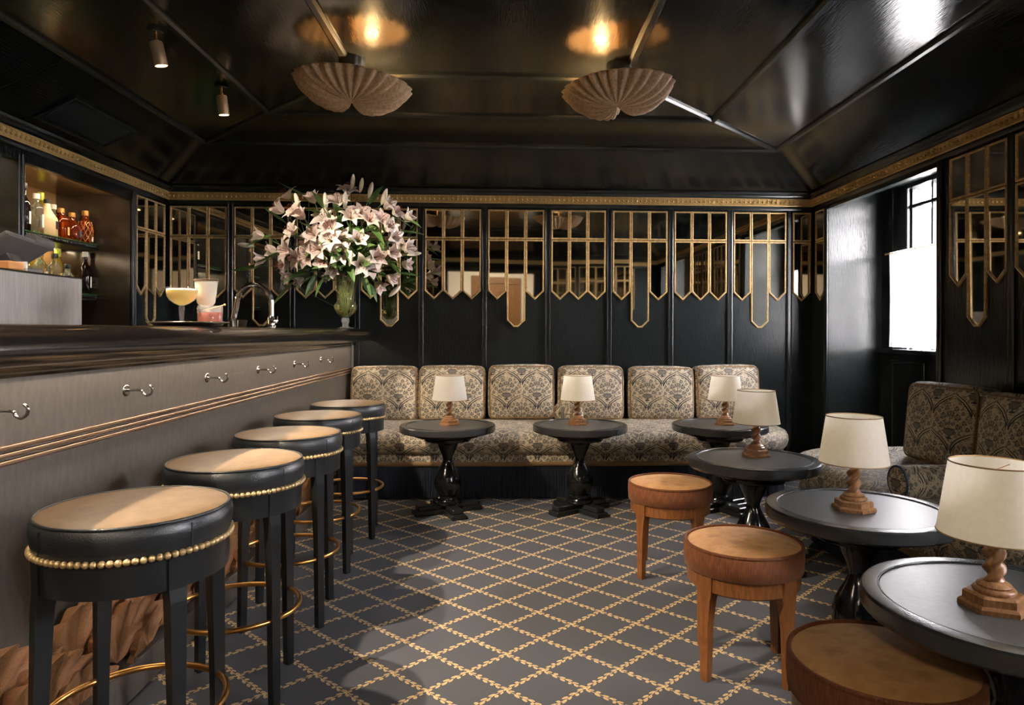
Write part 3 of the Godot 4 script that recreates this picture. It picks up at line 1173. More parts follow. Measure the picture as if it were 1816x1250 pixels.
func air_vent() -> void:
	# local x along the room, y up the slope of the cove, z down into the room
	var up_ := Vector3(COVE, CEIL - CT - 0.02, 0).normalized()
	var B := Basis(Vector3(0, 0, -1), up_, Vector3(0, 0, -1).cross(up_))
	var v := thing("air_vent", "black perforated air vent set in the sloping cove over the bar", "vent")
	v.transform = Transform3D(B, Vector3(XL, CT + 0.02, 1.45) + up_ * 0.262)
	var st := S()
	var poly := [Vector2(-0.33, -0.132), Vector2(0.33, -0.132), Vector2(0.33, 0.132), Vector2(-0.33, 0.132)]
	frame_ring(st, poly, 0.03, 0.022)
	put("frame", st, M.trim_lacquer, v)
	st = S()
	box(st, Vector3(0, 0, 0.002), Vector3(0.6, 0.21, 0.002))
	put("backing", st, M.cap_black, v)
	st = S()
	for k in 62:
		var x := -0.405 + k * 0.0133
		for s in [-1.0, 1.0]:
			var a := Vector2(x, -0.103)
			var b := Vector2(x + s * 0.119, 0.103)
			if a.x < -0.3 or a.x > 0.3:
				var t := ((-0.3 if a.x < -0.3 else 0.3) - a.x) / (b.x - a.x)
				if t < 0 or t > 1:
					continue
				a = a.lerp(b, t)
			if b.x < -0.3 or b.x > 0.3:
				var t := ((-0.3 if b.x < -0.3 else 0.3) - a.x) / (b.x - a.x)
				if t < 0 or t > 1:
					continue
				b = a.lerp(b, t)
			if a.distance_to(b) > 0.002:
				tube(st, [Vector3(a.x, a.y, 0.011), Vector3(b.x, b.y, 0.011)], 0.0018, 4, false)
	var g := put("grille", st, M.vent_metal, v)
	g.set_meta("kind", "stuff")


# ---------------------------------------------------------------- the bar
func build_bar() -> void:
	var L := 5.3
	var bar := thing("bar_counter", "long dark wooden bar with bullnose top, brass rods, hooks and carved shells", "bar counter", Vector3(0, 0, 0.02))
	# x-y section pulled along z
	var st := S()
	var top := [Vector2(-1.95, 1.165), Vector2(-1.262, 1.165), Vector2(-1.16, 1.165), Vector2(-1.143, 1.158), Vector2(-1.14, 1.12), Vector2(-1.135, 1.115), Vector2(-1.112, 1.113), Vector2(-1.094, 1.117), Vector2(-1.082, 1.127), Vector2(-1.076, 1.142),
		Vector2(-1.077, 1.16), Vector2(-1.083, 1.177), Vector2(-1.094, 1.192), Vector2(-1.11, 1.203), Vector2(-1.13, 1.2095), Vector2(-1.16, 1.212), Vector2(-1.95, 1.212)]
	prism(st, top, 0, L)
	put("countertop", st, M.counter_wood, bar)
	st = S()
	span(st, Vector3(-1.36, 0.1, 0), Vector3(BX, 1.1, L))
	put("front_panel", st, M.bar_front, bar)
	st = S()
	prism(st, [Vector2(-1.33, 1.074), Vector2(BX + 0.008, 1.074), Vector2(BX + 0.012, 1.082), Vector2(BX + 0.024, 1.088), Vector2(BX + 0.03, 1.1), Vector2(BX + 0.03, 1.128), Vector2(-1.262, 1.165), Vector2(-1.33, 1.165)], 0, L)
	put("under_moulding", st, M.counter_wood, bar)
	st = S()
	span(st, Vector3(BX, 0.12, 0), Vector3(BX + 0.012, 1.076, 0.062), 0.003)
	put("end_stile", st, M.bar_front, bar)
	for y in [0.895, 0.8755, 0.856]:
		st = S(true)
		tube(st, [Vector3(BX + 0.004, y, 0.06), Vector3(BX + 0.004, y, L)], 0.0078, 12)
		put("brass_rod", st, M.bar_rod, bar)
	st = S()
	span(st, Vector3(-1.34, 0, 0), Vector3(-1.213, 0.115, L), 0.004)
	put("plinth", st, M.bar_front, bar)
	st = S()
	span(st, Vector3(-1.93, 0, 0), Vector3(-1.9, 1.165, L))
	span(st, Vector3(-1.9, 0, L - 0.03), Vector3(-1.34, 1.165, L))
	put("service_side", st, M.black_wood, bar)
	# bag hooks
	for z in [3.965, 3.365, 2.745, 2.147, 1.55, 0.97]:
		st = S(true)
		var X := Vector3(BX, 0.995, z)
		tube(st, curve([X + Vector3(0.004, 0, 0), X + Vector3(0.05, -0.001, 0), X + Vector3(0.058, -0.012, 0), X + Vector3(0.072, -0.018, 0), X + Vector3(0.086, -0.008, 0), X + Vector3(0.087, 0.008, 0), X + Vector3(0.078, 0.016, 0)], 5), 0.0042, 8)
		var hk := put("hook", st, M.nickel, bar)
		tag(hk, "chrome bag hook")
		st = S()
		tube(st, [X, X + Vector3(0.004, 0, 0), X + Vector3(0.007, 0, 0)], [0.021, 0.021, 0.015], 18)
		put("hook_plate", st, M.nickel, hk)
	# carved scallop shells along the foot of the bar
	var kinds := []
	for k in 4:
		kinds.append(scallop(1.0, 7 + k % 3, 1.1 + 0.1 * k, 5 + k))
	var r := RandomNumberGenerator.new()
	r.seed = 42
	var z := 0.46
	var n := 0
	while z < 4.95:
		for row in 4:
			var size: float = [0.22, 0.2, 0.15, 0.15][row] * r.randf_range(0.94, 1.1)
			var y: float = [0.225, 0.12, 0.2, 0.085][row] + r.randf_range(-0.012, 0.02)
			var zz: float = z + [0.0, 0.2, 0.21, 0.03][row] + r.randf_range(-0.012, 0.012)
			var lean: float = r.randf_range(-0.15, 0.15) + [0.1, -0.12, -0.55, 0.55][row] * (1 if n % 2 else -1)
			var o := put_mesh("carved_shell", kinds[(n + row) % 4], M.carved_wood, bar)
			# shell's own y points up the wall, its z out of the panel
			var B := Basis(Vector3(0, 0, -1), Vector3.UP, Vector3(1, 0, 0)) * Basis(Vector3(0, 0, 1), lean) * Basis(Vector3(1, 0, 0), 0.1)
			o.transform = Transform3D(B.scaled_local(Vector3(size * 1.3, size, size * 0.8)), Vector3(BX + [0.012, 0.034, 0.022, 0.044][row], y, zz))
		z += 0.4
		n += 1
	# warm light strip tucked up behind the nosing
	var led := thing("led_strip", "warm light strip hidden under the nosing of the bar", "light strip", Vector3(-1.205, 1.15, L / 2))
	st = S()
	box(st, Vector3(0, 0.0105, 0), Vector3(0.022, 0.008, L - 0.2))
	put("channel", st, M.nickel, led)
	st = S()
	box(st, Vector3(0, 0.004, 0), Vector3(0.014, 0.004, L - 0.22))
	put("diffuser", st, M.led_glow, led)
	var parts := 4
	for k in parts:
		var seg := (L - 0.22) / parts
		area_light("led_light", Vector3(-1.205, 1.151, 0.115 + seg * (k + 0.5)), Vector3(0.12, -1, 0), Vector2(0.014, seg), LED_E / parts, Color(1.0, 0.91, 0.8), Vector3(0, 0, 1))


const LED_E := 1.05


# ribbed fan in its own x-y plane, hinge near the origin, swelling towards +z; unit radius
func scallop(R: float, ribs: int, spread: float, seed_: int) -> ArrayMesh:
	var st := S(true)
	var r := RandomNumberGenerator.new()
	r.seed = seed_
	var nu := ribs * 6
	var rows := []
	var back := []
	for i in nu + 1:
		var t := float(i) / nu
		var a := lerpf(-spread, spread, t)
		var wave := 0.5 - 0.5 * cos(t * ribs * TAU)
		var row := []
		for j in 11:
			var s := j / 10.0
			var rad := R * s * (0.86 + 0.14 * cos(a * 1.2)) * (1.0 - 0.11 * (1 - pow(wave, 0.8)) * pow(s, 4))
			var h := 0.07 * sin(pow(s, 0.7) * PI * 0.7) * (1 - 0.3 * pow(absf(a) / spread, 3)) + 0.085 * (wave - 0.4) * pow(s, 0.9) + 0.1 * pow(s, 3)
			row.append(Vector3(sin(a + 0.09 * s * s) * rad, cos(a + 0.09 * s * s) * rad - 0.05, h))
		rows.append(row)
		back.append([row[10], row[10] * Vector3(0.93, 0.93, 0) + Vector3(0, 0, -0.03)])
	sheet(st, rows)
	st.set_smooth_group(3)
	for i in back.size() - 1:
		quad(st, back[i][0], back[i + 1][0], back[i + 1][1], back[i][1])
	# closing sides
	for e in [0, rows.size() - 1]:
		for j in 10:
			var p: Vector3 = rows[e][j]
			var q: Vector3 = rows[e][j + 1]
			quad(st, p, q, Vector3(q.x, q.y, -0.03), Vector3(p.x, p.y, -0.03))
	return mesh_of(st)


# ---------------------------------------------------------------- shelves and bottles behind the bar
func build_back_bar() -> void:
	var cab := thing("back_bar_cabinet", "low dark cabinet under the liquor shelves behind the bar", "cabinet", Vector3(XL - 0.27, 0, 2.28))
	var st := S()
	box(st, Vector3(0, 0.44, 0), Vector3(0.55, 0.88, 3.5), 0.004)
	put("body", st, M.black_wood, cab)
	st = S()
	box(st, Vector3(0.01, 0.9, 0), Vector3(0.57, 0.035, 3.52), 0.006)
	put("worktop", st, M.counter_wood, cab)
	var bays := [[0.535, 1.675, "shelf in the liquor niche nearest the corner"], [1.725, 2.85, "shelf in the middle liquor niche"], [2.9, 4.04, "shelf in the liquor niche nearest the doorway"]]
	for b in bays.size():
		for y in [1.825, 1.455]:
			var a: float = bays[b][0]
			var e: float = bays[b][1]
			var sh := thing("liquor_shelf", ("upper " if y > 1.6 else "lower ") + bays[b][2], "shelf", Vector3(-3.2, y, (a + e) / 2), 0.0, "liquor shelves behind the bar")
			st = S()
			box(st, Vector3(0, -0.022, 0), Vector3(0.3, 0.036, e - a - 0.004), 0.002)
			put("board", st, M.black_wood, sh)
			st = S()
			box(st, Vector3(0, -0.002, 0), Vector3(0.314, 0.004, e - a - 0.004))
			put("glass_top", st, M.shelf_glass, sh)
			st = S(true)
			var n := int((e - a) / 0.022)
			for k in n:
				ball(st, Vector3(0.152, -0.022, (k + 0.5) * (e - a) / n - (e - a) / 2), 0.0095, 6, 4)
			var bd := put("beaded_edge", st, M.ebony_gloss, sh)
			bd.set_meta("kind", "stuff")
			if y > 1.6:
				st = S()
				box(st, Vector3(-0.1, -0.043, 0), Vector3(0.016, 0.005, e - a - 0.1))
				put("light_strip", st, M.led_glow, sh)
				area_light("shelf_light", Vector3(-3.3, y - 0.048, (a + e) / 2), Vector3(0, -1, 0), Vector2(0.016, e - a - 0.1), 0.6, Color(1.0, 0.9, 0.75), Vector3(0, 0, 1))
		var strip_z: float = (bays[b][0] + bays[b][1]) / 2
		var strip_l: float = bays[b][1] - bays[b][0] - 0.1
		var ls := thing("niche_light_strip", ["light strip hidden in the roof of the corner liquor niche", "light strip hidden in the roof of the middle liquor niche", "light strip hidden in the roof of the doorway liquor niche"][b], "light strip", Vector3(-2.87, 2.18, strip_z), 0.0, "niche light strips")
		st = S()
		box(st, Vector3(0, 0.01, 0), Vector3(0.02, 0.008, strip_l))
		put("channel", st, M.nickel, ls)
		st = S()
		box(st, Vector3(0, 0.004, 0), Vector3(0.014, 0.004, strip_l))
		put("diffuser", st, M.led_glow, ls)
		area_light("niche_light", Vector3(-2.87, 2.181, strip_z), Vector3(-0.8, -1, 0), Vector2(0.014, strip_l), 1.0, Color(1.0, 0.9, 0.76), Vector3(0, 0, 1))

	# [z, x, shelf, shape, glass, cap, label, label]
	var list := [
		[1.220, -3.11, 0, "wine", "dark_glass", "cap_black", "label_white", "dark bottle with a white label beside the shelf post"],
		[1.150, -3.22, 0, "tall", "pale_glass", "cap_white", "label_white", "clear bottle behind, pale label, next to the shelf post"],
		[1.100, -3.11, 0, "tall", "pale_glass", "cap_white", "label_white", "tall clear bottle with white label and wide stopper"],
		[0.990, -3.26, 0, "round", "amber_glass", "cap_gold", "label_yellow", "amber bottle half hidden behind the cream flask"],
		[0.980, -3.12, 0, "flask", "cream_ceramic", "cap_black", "label_black", "cream ceramic flask with black label on the upper shelf"],
		[0.830, -3.26, 0, "slim", "yellow_glass", "cap_lime", "label_yellow", "slim bottle with lime green neck at the back"],
		[0.835, -3.12, 0, "square", "amber_glass", "cap_gold", "label_yellow", "amber square bottle with yellow label on the upper shelf"],
		[0.700, -3.26, 0, "tall", "pale_glass", "cap_white", "label_white", "clear bottle with a white cap behind the amber bottles"],
		[0.715, -3.12, 0, "round", "amber_glass", "cap_gold", "label_blue", "round amber bottle with blue label on the upper shelf"],
		[0.595, -3.10, 0, "net", "amber_glass", "cap_gold", "label_white", "amber bottle wrapped in gold wire net at the shelf end"],
		[1.200, -3.12, 1, "square", "pale_glass", "cap_black", "label_black", "bottle with black and white neck behind the till"],
		[1.030, -3.13, 1, "tall", "pale_glass", "cap_white", "label_white", "clear bottle with white cap on the lower shelf"],
		[0.940, -3.26, 1, "slim", "yellow_glass", "cap_gold", "label_yellow", "slim yellow bottle at the back of the lower shelf"],
		[0.885, -3.13, 1, "tall", "pale_glass", "cap_black", "label_yellow", "clear bottle with black cap and yellow label, lower shelf"],
		[0.800, -3.26, 1, "round", "pale_glass", "cap_white", "label_white", "round clear bottle at the back of the lower shelf"],
		[0.745, -3.13, 1, "round", "pale_glass", "cap_black", "label_white", "squat clear bottle with silver label on the lower shelf"],
		[0.650, -3.26, 1, "slim", "yellow_glass", "cap_lime", "label_yellow", "slim yellow bottle behind the dark wine bottle"],
		[0.575, -3.11, 1, "wine", "dark_glass", "cap_white", "label_white", "dark wine bottle with white label at the lower shelf end"],
		[1.80, -3.13, 0, "tall", "pale_glass", "cap_gold", "label_white", "pale bottle at the left edge, left of the shelf post"],
		[1.93, -3.14, 0, "wine", "dark_glass", "cap_black", "label_white", "dark bottle in the middle niche, second from the post"],
		[2.08, -3.14, 0, "square", "amber_glass", "cap_gold", "label_yellow", "amber square bottle in the middle niche, upper shelf"],
		[2.24, -3.14, 0, "tall", "pale_glass", "cap_white", "label_white", "tall clear bottle in the middle of the middle niche"],
		[2.40, -3.14, 0, "round", "amber_glass", "cap_black", "label_blue", "round amber bottle in the middle niche with blue label"],
		[2.57, -3.14, 0, "tall", "pale_glass", "cap_gold", "label_yellow", "clear bottle with yellow label in the middle niche"],
		[2.72, -3.14, 0, "wine", "dark_glass", "cap_gold", "label_white", "dark bottle at the near end of the middle niche"],
		[1.86, -3.14, 1, "round", "pale_glass", "cap_white", "label_white", "round clear bottle low in the middle niche by the post"],
		[2.05, -3.14, 1, "tall", "pale_glass", "cap_black", "label_white", "tall clear bottle low in the middle niche, black cap"],
		[2.25, -3.14, 1, "square", "amber_glass", "cap_gold", "label_white", "amber square bottle low in the middle niche"],
		[2.45, -3.14, 1, "tall", "pale_glass", "cap_gold", "label_yellow", "clear bottle with yellow label low in the middle niche"],
		[2.66, -3.14, 1, "wine", "dark_glass", "cap_black", "label_yellow", "dark bottle low at the near end of the middle niche"],
	]
	for b in list:
		bottle(Vector3(b[1], 1.825 if b[2] == 0 else 1.455, b[0]), b[3], b[4], b[5], b[6], b[7])


func bottle(at: Vector3, shape: String, body: String, cap: String, paper: String, words: String) -> void:
	var o := thing("liquor_bottle", words, "bottle", at, 0.9, "liquor bottles behind the bar")
	var p: Array
	var R := 0.04
	var lab := [0.04, 0.12]
	var neck := 0.22
	match shape:
		"wine":
			p = [[0, 0], [0.036, 0], [0.039, 0.006], [0.039, 0.17], [0.034, 0.195], [0.018, 0.225], [0.0145, 0.24], [0.0145, 0.285], [0.016, 0.29], [0.016, 0.297], [0, 0.297]]
			R = 0.0395
			lab = [0.05, 0.13]
			neck = 0.275
		"tall":
			p = [[0, 0], [0.038, 0], [0.041, 0.006], [0.041, 0.165], [0.037, 0.182], [0.022, 0.2], [0.016, 0.21], [0.016, 0.25], [0, 0.25]]
			R = 0.0415
			lab = [0.045, 0.13]
			neck = 0.232
		"slim":
			p = [[0, 0], [0.03, 0], [0.032, 0.005], [0.032, 0.2], [0.026, 0.23], [0.014, 0.255], [0.014, 0.31], [0, 0.31]]
			R = 0.0325
			lab = [0.06, 0.15]
			neck = 0.27
		"round":
			p = [[0, 0], [0.04, 0], [0.052, 0.014], [0.057, 0.05], [0.055, 0.085], [0.045, 0.115], [0.028, 0.138], [0.018, 0.15], [0.017, 0.185], [0.019, 0.19], [0, 0.19]]
			R = 0.0575
			lab = [0.03, 0.075]
			neck = 0.175
		"square":
			p = [[0, 0], [0.046, 0], [0.049, 0.005], [0.049, 0.13], [0.044, 0.15], [0.024, 0.165], [0.019, 0.172], [0.019, 0.2], [0, 0.2]]
			R = 0.0495
			lab = [0.03, 0.085]
			neck = 0.185
		"flask":
			p = [[0, 0], [0.058, 0], [0.062, 0.006], [0.062, 0.11], [0.058, 0.128], [0.04, 0.155], [0.026, 0.18], [0.019, 0.215], [0.017, 0.235], [0, 0.235]]
			R = 0.0625
			lab = [0.05, 0.105]
			neck = 0.222
		"net":
			p = [[0, 0], [0.044, 0], [0.048, 0.006], [0.05, 0.06], [0.049, 0.12], [0.04, 0.155], [0.022, 0.18], [0.018, 0.19], [0.018, 0.225], [0, 0.225]]
			R = 0.0505
			lab = [0.015, 0.05]
			neck = 0.205
	var prof := []
	for q in p:
		prof.append(Vector2(q[0], q[1]))
	var st := S()
	lathe(st, prof, 24, Vector3.ZERO, 50)
	put("body", st, M[body], o)
	var rn := 0.019
	var topy: float = prof[-1].y
	st = S()
	lathe(st, [Vector2(rn, neck), Vector2(rn + 0.0015, neck + 0.003), Vector2(rn + 0.0015, topy + 0.012), Vector2(rn - 0.001, topy + 0.016), Vector2(0, topy + 0.016)], 20)
	put("cap", st, M[cap], o)
	st = S(true)
	lathe(st, [Vector2(R + 0.0006, lab[0]), Vector2(R + 0.0006, lab[1])], 16, Vector3.ZERO, 180, -1.0, 1.0)
	var l := put("label", st, M[paper], o)
	st = S(true)
	var ink: String = "label_white" if paper == "label_black" else "label_black"
	var h: float = lab[1] - lab[0]
	for k in 3:
		var y0: float = lab[0] + h * (0.2 + 0.25 * k)
		lathe(st, [Vector2(R + 0.0011, y0), Vector2(R + 0.0011, y0 + h * [0.07, 0.16, 0.05][k])], 8, Vector3.ZERO, 180, -0.55 + 0.2 * (k % 2), 0.5 - 0.15 * k)
	put("print", st, M[ink], l)
	if shape == "net":
		st = S(true)
		for s in [-1.0, 1.0]:
			for k in 10:
				var pts := []
				for j in 9:
					var t := j / 8.0
					var a: float = TAU * k / 10.0 + s * t * 1.4
					var y := 0.01 + t * 0.15
					var rr := 0.0515 - 0.011 * smoothstep(0.6, 1.0, t)
					pts.append(Vector3(cos(a) * rr, y, sin(a) * rr))
				tube(st, pts, 0.0009, 4, false)
		put("wire_net", st, M.brass, o)


# ---------------------------------------------------------------- seats and tables
func build_furniture() -> void:
	# sofa along the back wall, and its cushions
	sofa("long damask sofa with black fringe along the back wall", Vector3(0.452, 0, 0.0), 0.0, 3.3, 1)
	sofa("damask sofa with black fringe along the right wall below the window", Vector3(XR, 0, 3.3), -PI / 2, 3.7, -1)
	var cu := back_cushion(0.53, 0.43)
	var words := ["damask back cushion at the bar end of the sofa, warmly lit", "second damask back cushion from the bar, behind the first lamp", "third damask back cushion from the bar", "fourth damask back cushion, behind the second lamp", "fifth damask back cushion from the bar, slightly askew", "damask back cushion at the corner end of the back sofa"]
	var xs := [-0.99, -0.452, 0.107, 0.668, 1.24, 1.788]
	for k in 6:
		var at := Vector3(xs[k], 0.475 + [0.0, 0.004, 0.012, 0.006, 0.0, 0.012][k], 0.19)
		var c: Node3D = cu if k == 0 else copy(cu, words[k], at)
		c.position = at
		c.set_meta("label", words[k])
		c.rotation = Vector3(-0.09, [0.0, 0.01, -0.01, 0.02, -0.05, 0.03][k], [0.004, -0.006, 0.004, -0.004, -0.01, 0.012][k])
	for k in 3:
		var at := Vector3(XR - 0.24, 0.475 + [0.01, 0.0, 0.005][k], 2.17 + 0.56 * k)
		var c := copy(cu, ["damask back cushion at the window end of the right sofa", "second damask back cushion from the window on the right sofa", "third damask back cushion from the window on the right sofa"][k], at)
		c.basis = Basis(Vector3.UP, -PI / 2 + [0.1, -0.03, 0.0][k]) * Basis(Vector3.RIGHT, -0.1)
	bolster(Vector3(0.47, 0.492, 0.42), 0.75, 0.07, 0.2, "small round bolster lying on the back sofa behind the second lamp")
	bolster(Vector3(1.93, 0.492, 2.89), PI / 2 + 0.04, 0.07, 0.56, "round damask bolster lying across the right sofa")

	# cocktail tables
	var spots := [
		[-0.40, 1.19, 0.42, "black pedestal table nearest the bar, in front of the sofa"], [0.478, 1.19, 0.6, "black pedestal table in the middle of the sofa"], [1.42, 1.19, 0.5, "black pedestal table at the corner end of the back sofa"],
		[1.205, 2.425, 0.0, "black pedestal table in front of the corner, beside the first velvet stool"], [1.24, 3.37, 0.0, "black round table with grey inlay beside the middle velvet stool"], [1.16, 4.21, 0.0, "black round table with grey inlay at the right front edge"]]
	var t0: Node3D
	for s in spots:
		var at := Vector3(s[0], 0, s[1])
		if t0 == null:
			t0 = cocktail_table(s[3])
			t0.position = at
			t0.rotation.y = s[2]
		else:
			copy(t0, s[3], at, s[2])

	# bar stools
	var bs := [[-0.914, 4.02, 0.1, "black bar stool in the foreground, nearest the camera"], [-0.91, 3.415, 0.16, "second bar stool from the camera, bronze leather seat"], [-0.925, 2.815, 0.12, "third bar stool in the row, middle of five"], [-0.968, 2.205, 0.18, "fourth bar stool from the camera"], [-0.95, 1.64, 0.14, "farthest bar stool, next to the sofa"]]
	var b0: Node3D
	for s in bs:
		var at := Vector3(s[0], 0, s[1])
		if b0 == null:
			b0 = bar_stool(s[3])
			b0.position = at
			b0.rotation.y = s[2]
		else:
			copy(b0, s[3], at, s[2])

	# velvet stools
	var vs := [[0.81, 2.347, -0.24, "rust velvet stool farthest from the camera, near the corner tables"], [0.845, 3.316, -0.24, "rust velvet stool in the middle, beside the grey-topped table"], [0.864, 4.2, -0.05, "rust velvet stool at the bottom edge, tucked under the nearest table"]]
	var v0: Node3D
	for s in vs:
		var at := Vector3(s[0], 0, s[1])
		if v0 == null:
			v0 = velvet_stool(s[3])
			v0.position = at
			v0.rotation.y = s[2]
		else:
			copy(v0, s[3], at, s[2])


# own axes: back along x at z = 0, facing +z; one front corner rounded (side +1 right, -1 left)
func sofa(words: String, at: Vector3, turn: float, L: float, side: int) -> void:
	var o := thing("sofa", words, "sofa", at, turn, "damask sofas")
	var hl := L / 2
	var D := 0.845
	var R := 0.36
	# front line from the square end round to the back, with outward directions
	var path := []
	for k in 25:
		path.append([Vector2(-hl + (L - R) * k / 24.0, D), Vector2(0, 1)])
	for k in range(1, 13):
		var a := PI / 2 * k / 12.0
		path.append([Vector2(hl - R + sin(a) * R, D - R + cos(a) * R), Vector2(sin(a), cos(a))])
	for k in range(1, 6):
		path.append([Vector2(hl, (D - R) - (D - R - 0.03) * k / 5.0), Vector2(1, 0)])
	var place := func(p: Array, out: float, y: float) -> Vector3:
		var q: Vector2 = p[0] + p[1] * out
		return Vector3(q.x * side, y, q.y)
	var strip := func(prof: Array, called: String, m: Material, rumple: float) -> void:
		var st := S(true)
		var nz := FastNoiseLite.new()
		nz.frequency = 4.0
		var rows := []
		for p in path:
			var row := []
			for q in prof:
				var v: Vector3 = place.call(p, q.x, q.y)
				if rumple > 0:
					v.y += nz.get_noise_2d(v.x, v.z) * rumple
				row.append(v)
			rows.append(row)
		if side < 0:
			rows.reverse()
		sheet(st, rows)
		put(called, st, m, o)
	# seat: swollen front roll, flat top running back under the cushions
	var st := S(true)
	var nz := FastNoiseLite.new()
	nz.frequency = 2.6
	nz.seed = 3
	var prof := [Vector2(-0.1, 0.315), Vector2(-0.01, 0.312), Vector2(0.022, 0.322), Vector2(0.04, 0.345), Vector2(0.05, 0.38), Vector2(0.047, 0.415), Vector2(0.032, 0.443), Vector2(0.005, 0.461), Vector2(-0.04, 0.472), Vector2(-0.1, 0.479)]
	var rows := []
	for p in path:
		var row := []
		for q in prof:
			row.append(place.call(p, q.x, q.y + nz.get_noise_2d(p[0].x * 1.6, q.y * 6.0) * 0.006))
		var front: Vector2 = p[0] + p[1] * -0.1
		var back := Vector2(clampf(p[0].x, -hl + 0.001, hl - 0.18), 0.03)
		for k in range(1, 9):
			var t := k / 8.0
			var g := front.lerp(back, t)
			row.append(Vector3(g.x * side, 0.479 + 0.012 * sin(t * PI * 0.5) + nz.get_noise_2d(g.x * 2.0, g.y * 2.0 + 7.0) * 0.012, g.y))
		rows.append(row)
	if side < 0:
		rows.reverse()
	sheet(st, rows)
	# flat cheek at the square end
	var cheek: Array = rows[0] if side > 0 else rows[-1]
	st.set_smooth_group(-1)
	for k in cheek.size() - 1:
		var a: Vector3 = cheek[k]
		var b: Vector3 = cheek[k + 1]
		quad(st, a, b, Vector3(b.x, 0.31, minf(b.z, D)), Vector3(a.x, 0.31, minf(a.z, D)))
	put("seat_cushion", st, M.damask, o)
	strip.call([Vector2(0.012, 0.262), Vector2(0.014, 0.318), Vector2(0.0, 0.322)], "front_band", M.damask, 0.0)
	strip.call([Vector2(0.0, 0.234), Vector2(0.017, 0.234), Vector2(0.019, 0.264), Vector2(0.01, 0.266)], "braid_trim", M.braid, 0.0)
	strip.call([Vector2(-0.03, 0.0), Vector2(-0.03, 0.26)], "plinth", M.cap_black, 0.0)
	# fringe: hanging cords
	st = S(true)
	var r := RandomNumberGenerator.new()
	r.seed = 9
	var total := 0.0
	var step := 0.0052
	for k in path.size() - 1:
		var p0: Vector2 = path[k][0]
		var p1: Vector2 = path[k + 1][0]
		var len_ := p0.distance_to(p1)
		while total < len_:
			var t := total / len_
			var p := [p0.lerp(p1, t), (path[k][1] as Vector2).lerp(path[k + 1][1], t).normalized()]
			for layer in 2:
				var w := r.randf_range(-0.004, 0.004)
				var off := 0.011 - 0.008 * layer
				var A: Vector3 = place.call(p, off, 0.242)
				var B: Vector3 = place.call(p, off + r.randf_range(-0.002, 0.004), 0.12)
				var C: Vector3 = place.call(p, off + r.randf_range(-0.004, 0.006), r.randf_range(0.004, 0.014))
				B += Vector3(w, 0, 0)
				C += Vector3(w * 1.8 + r.randf_range(-0.003, 0.003), 0, 0)
				tube(st, [A, B, C], 0.0021, 4, false)
			total += step
		total -= len_
	var fr := put("fringe", st, M.fringe_cord, o)
	fr.set_meta("kind", "stuff")


func back_cushion(w: float, h: float) -> Node3D:
	var o := thing("sofa_cushion", "damask back cushion", "cushion", Vector3.ZERO, 0.0, "damask back cushions")
	var st := S(true)
	pillow(st, Vector3(0, h / 2, 0), Vector3(w, h, 0.17), 0.045, Vector3(0.008, 0.012, 0.035), 18, 0.006, 4)
	put("cover", st, M.damask, o)
	# braid along the top and down the sides of the front edge
	st = S(true)
	var pts := []
	for q in round_rect(w / 2 - 0.012, h / 2 - 0.012, 0.04, 6):
		pts.append(Vector3(q.x, q.y + h / 2, 0.074))
	tube(st, pts, 0.006, 8, false, true)
	put("piping", st, M.braid, o)
	st = S(true)
	box(st, Vector3(0, h + 0.003, 0.03), Vector3(w - 0.1, 0.005, 0.03), 0.002)
	put("top_braid", st, M.braid, o)
	return o


func bolster(at: Vector3, turn: float, r: float, L: float, words: String) -> void:
	var o := thing("bolster", words, "cushion", at, turn)
	var st := S()
	# axis along the thing's own z
	var prof := [Vector2(0, -L / 2 - 0.006), Vector2(r * 0.8, -L / 2 - 0.004), Vector2(r * 0.97, -L / 2 + 0.006), Vector2(r, -L / 2 + 0.03), Vector2(r * 1.02, 0), Vector2(r, L / 2 - 0.03), Vector2(r * 0.97, L / 2 - 0.006), Vector2(r * 0.8, L / 2 + 0.004), Vector2(0, L / 2 + 0.006)]
	lathe(st, prof, 32, Vector3.ZERO, 70)
	var b := put("cover", st, M.damask, o, Vector3(0, r, 0))
	b.rotation.x = PI / 2
	st = S(true)
	for e in [-1.0, 1.0]:
		ring(st, r * 0.97, 0.0055, e * (L / 2 - 0.004), 36, 6)
	var p := put("piping", st, M.braid if L < 0.3 else M.label_blue, o, Vector3(0, r, 0))
	p.rotation.x = PI / 2


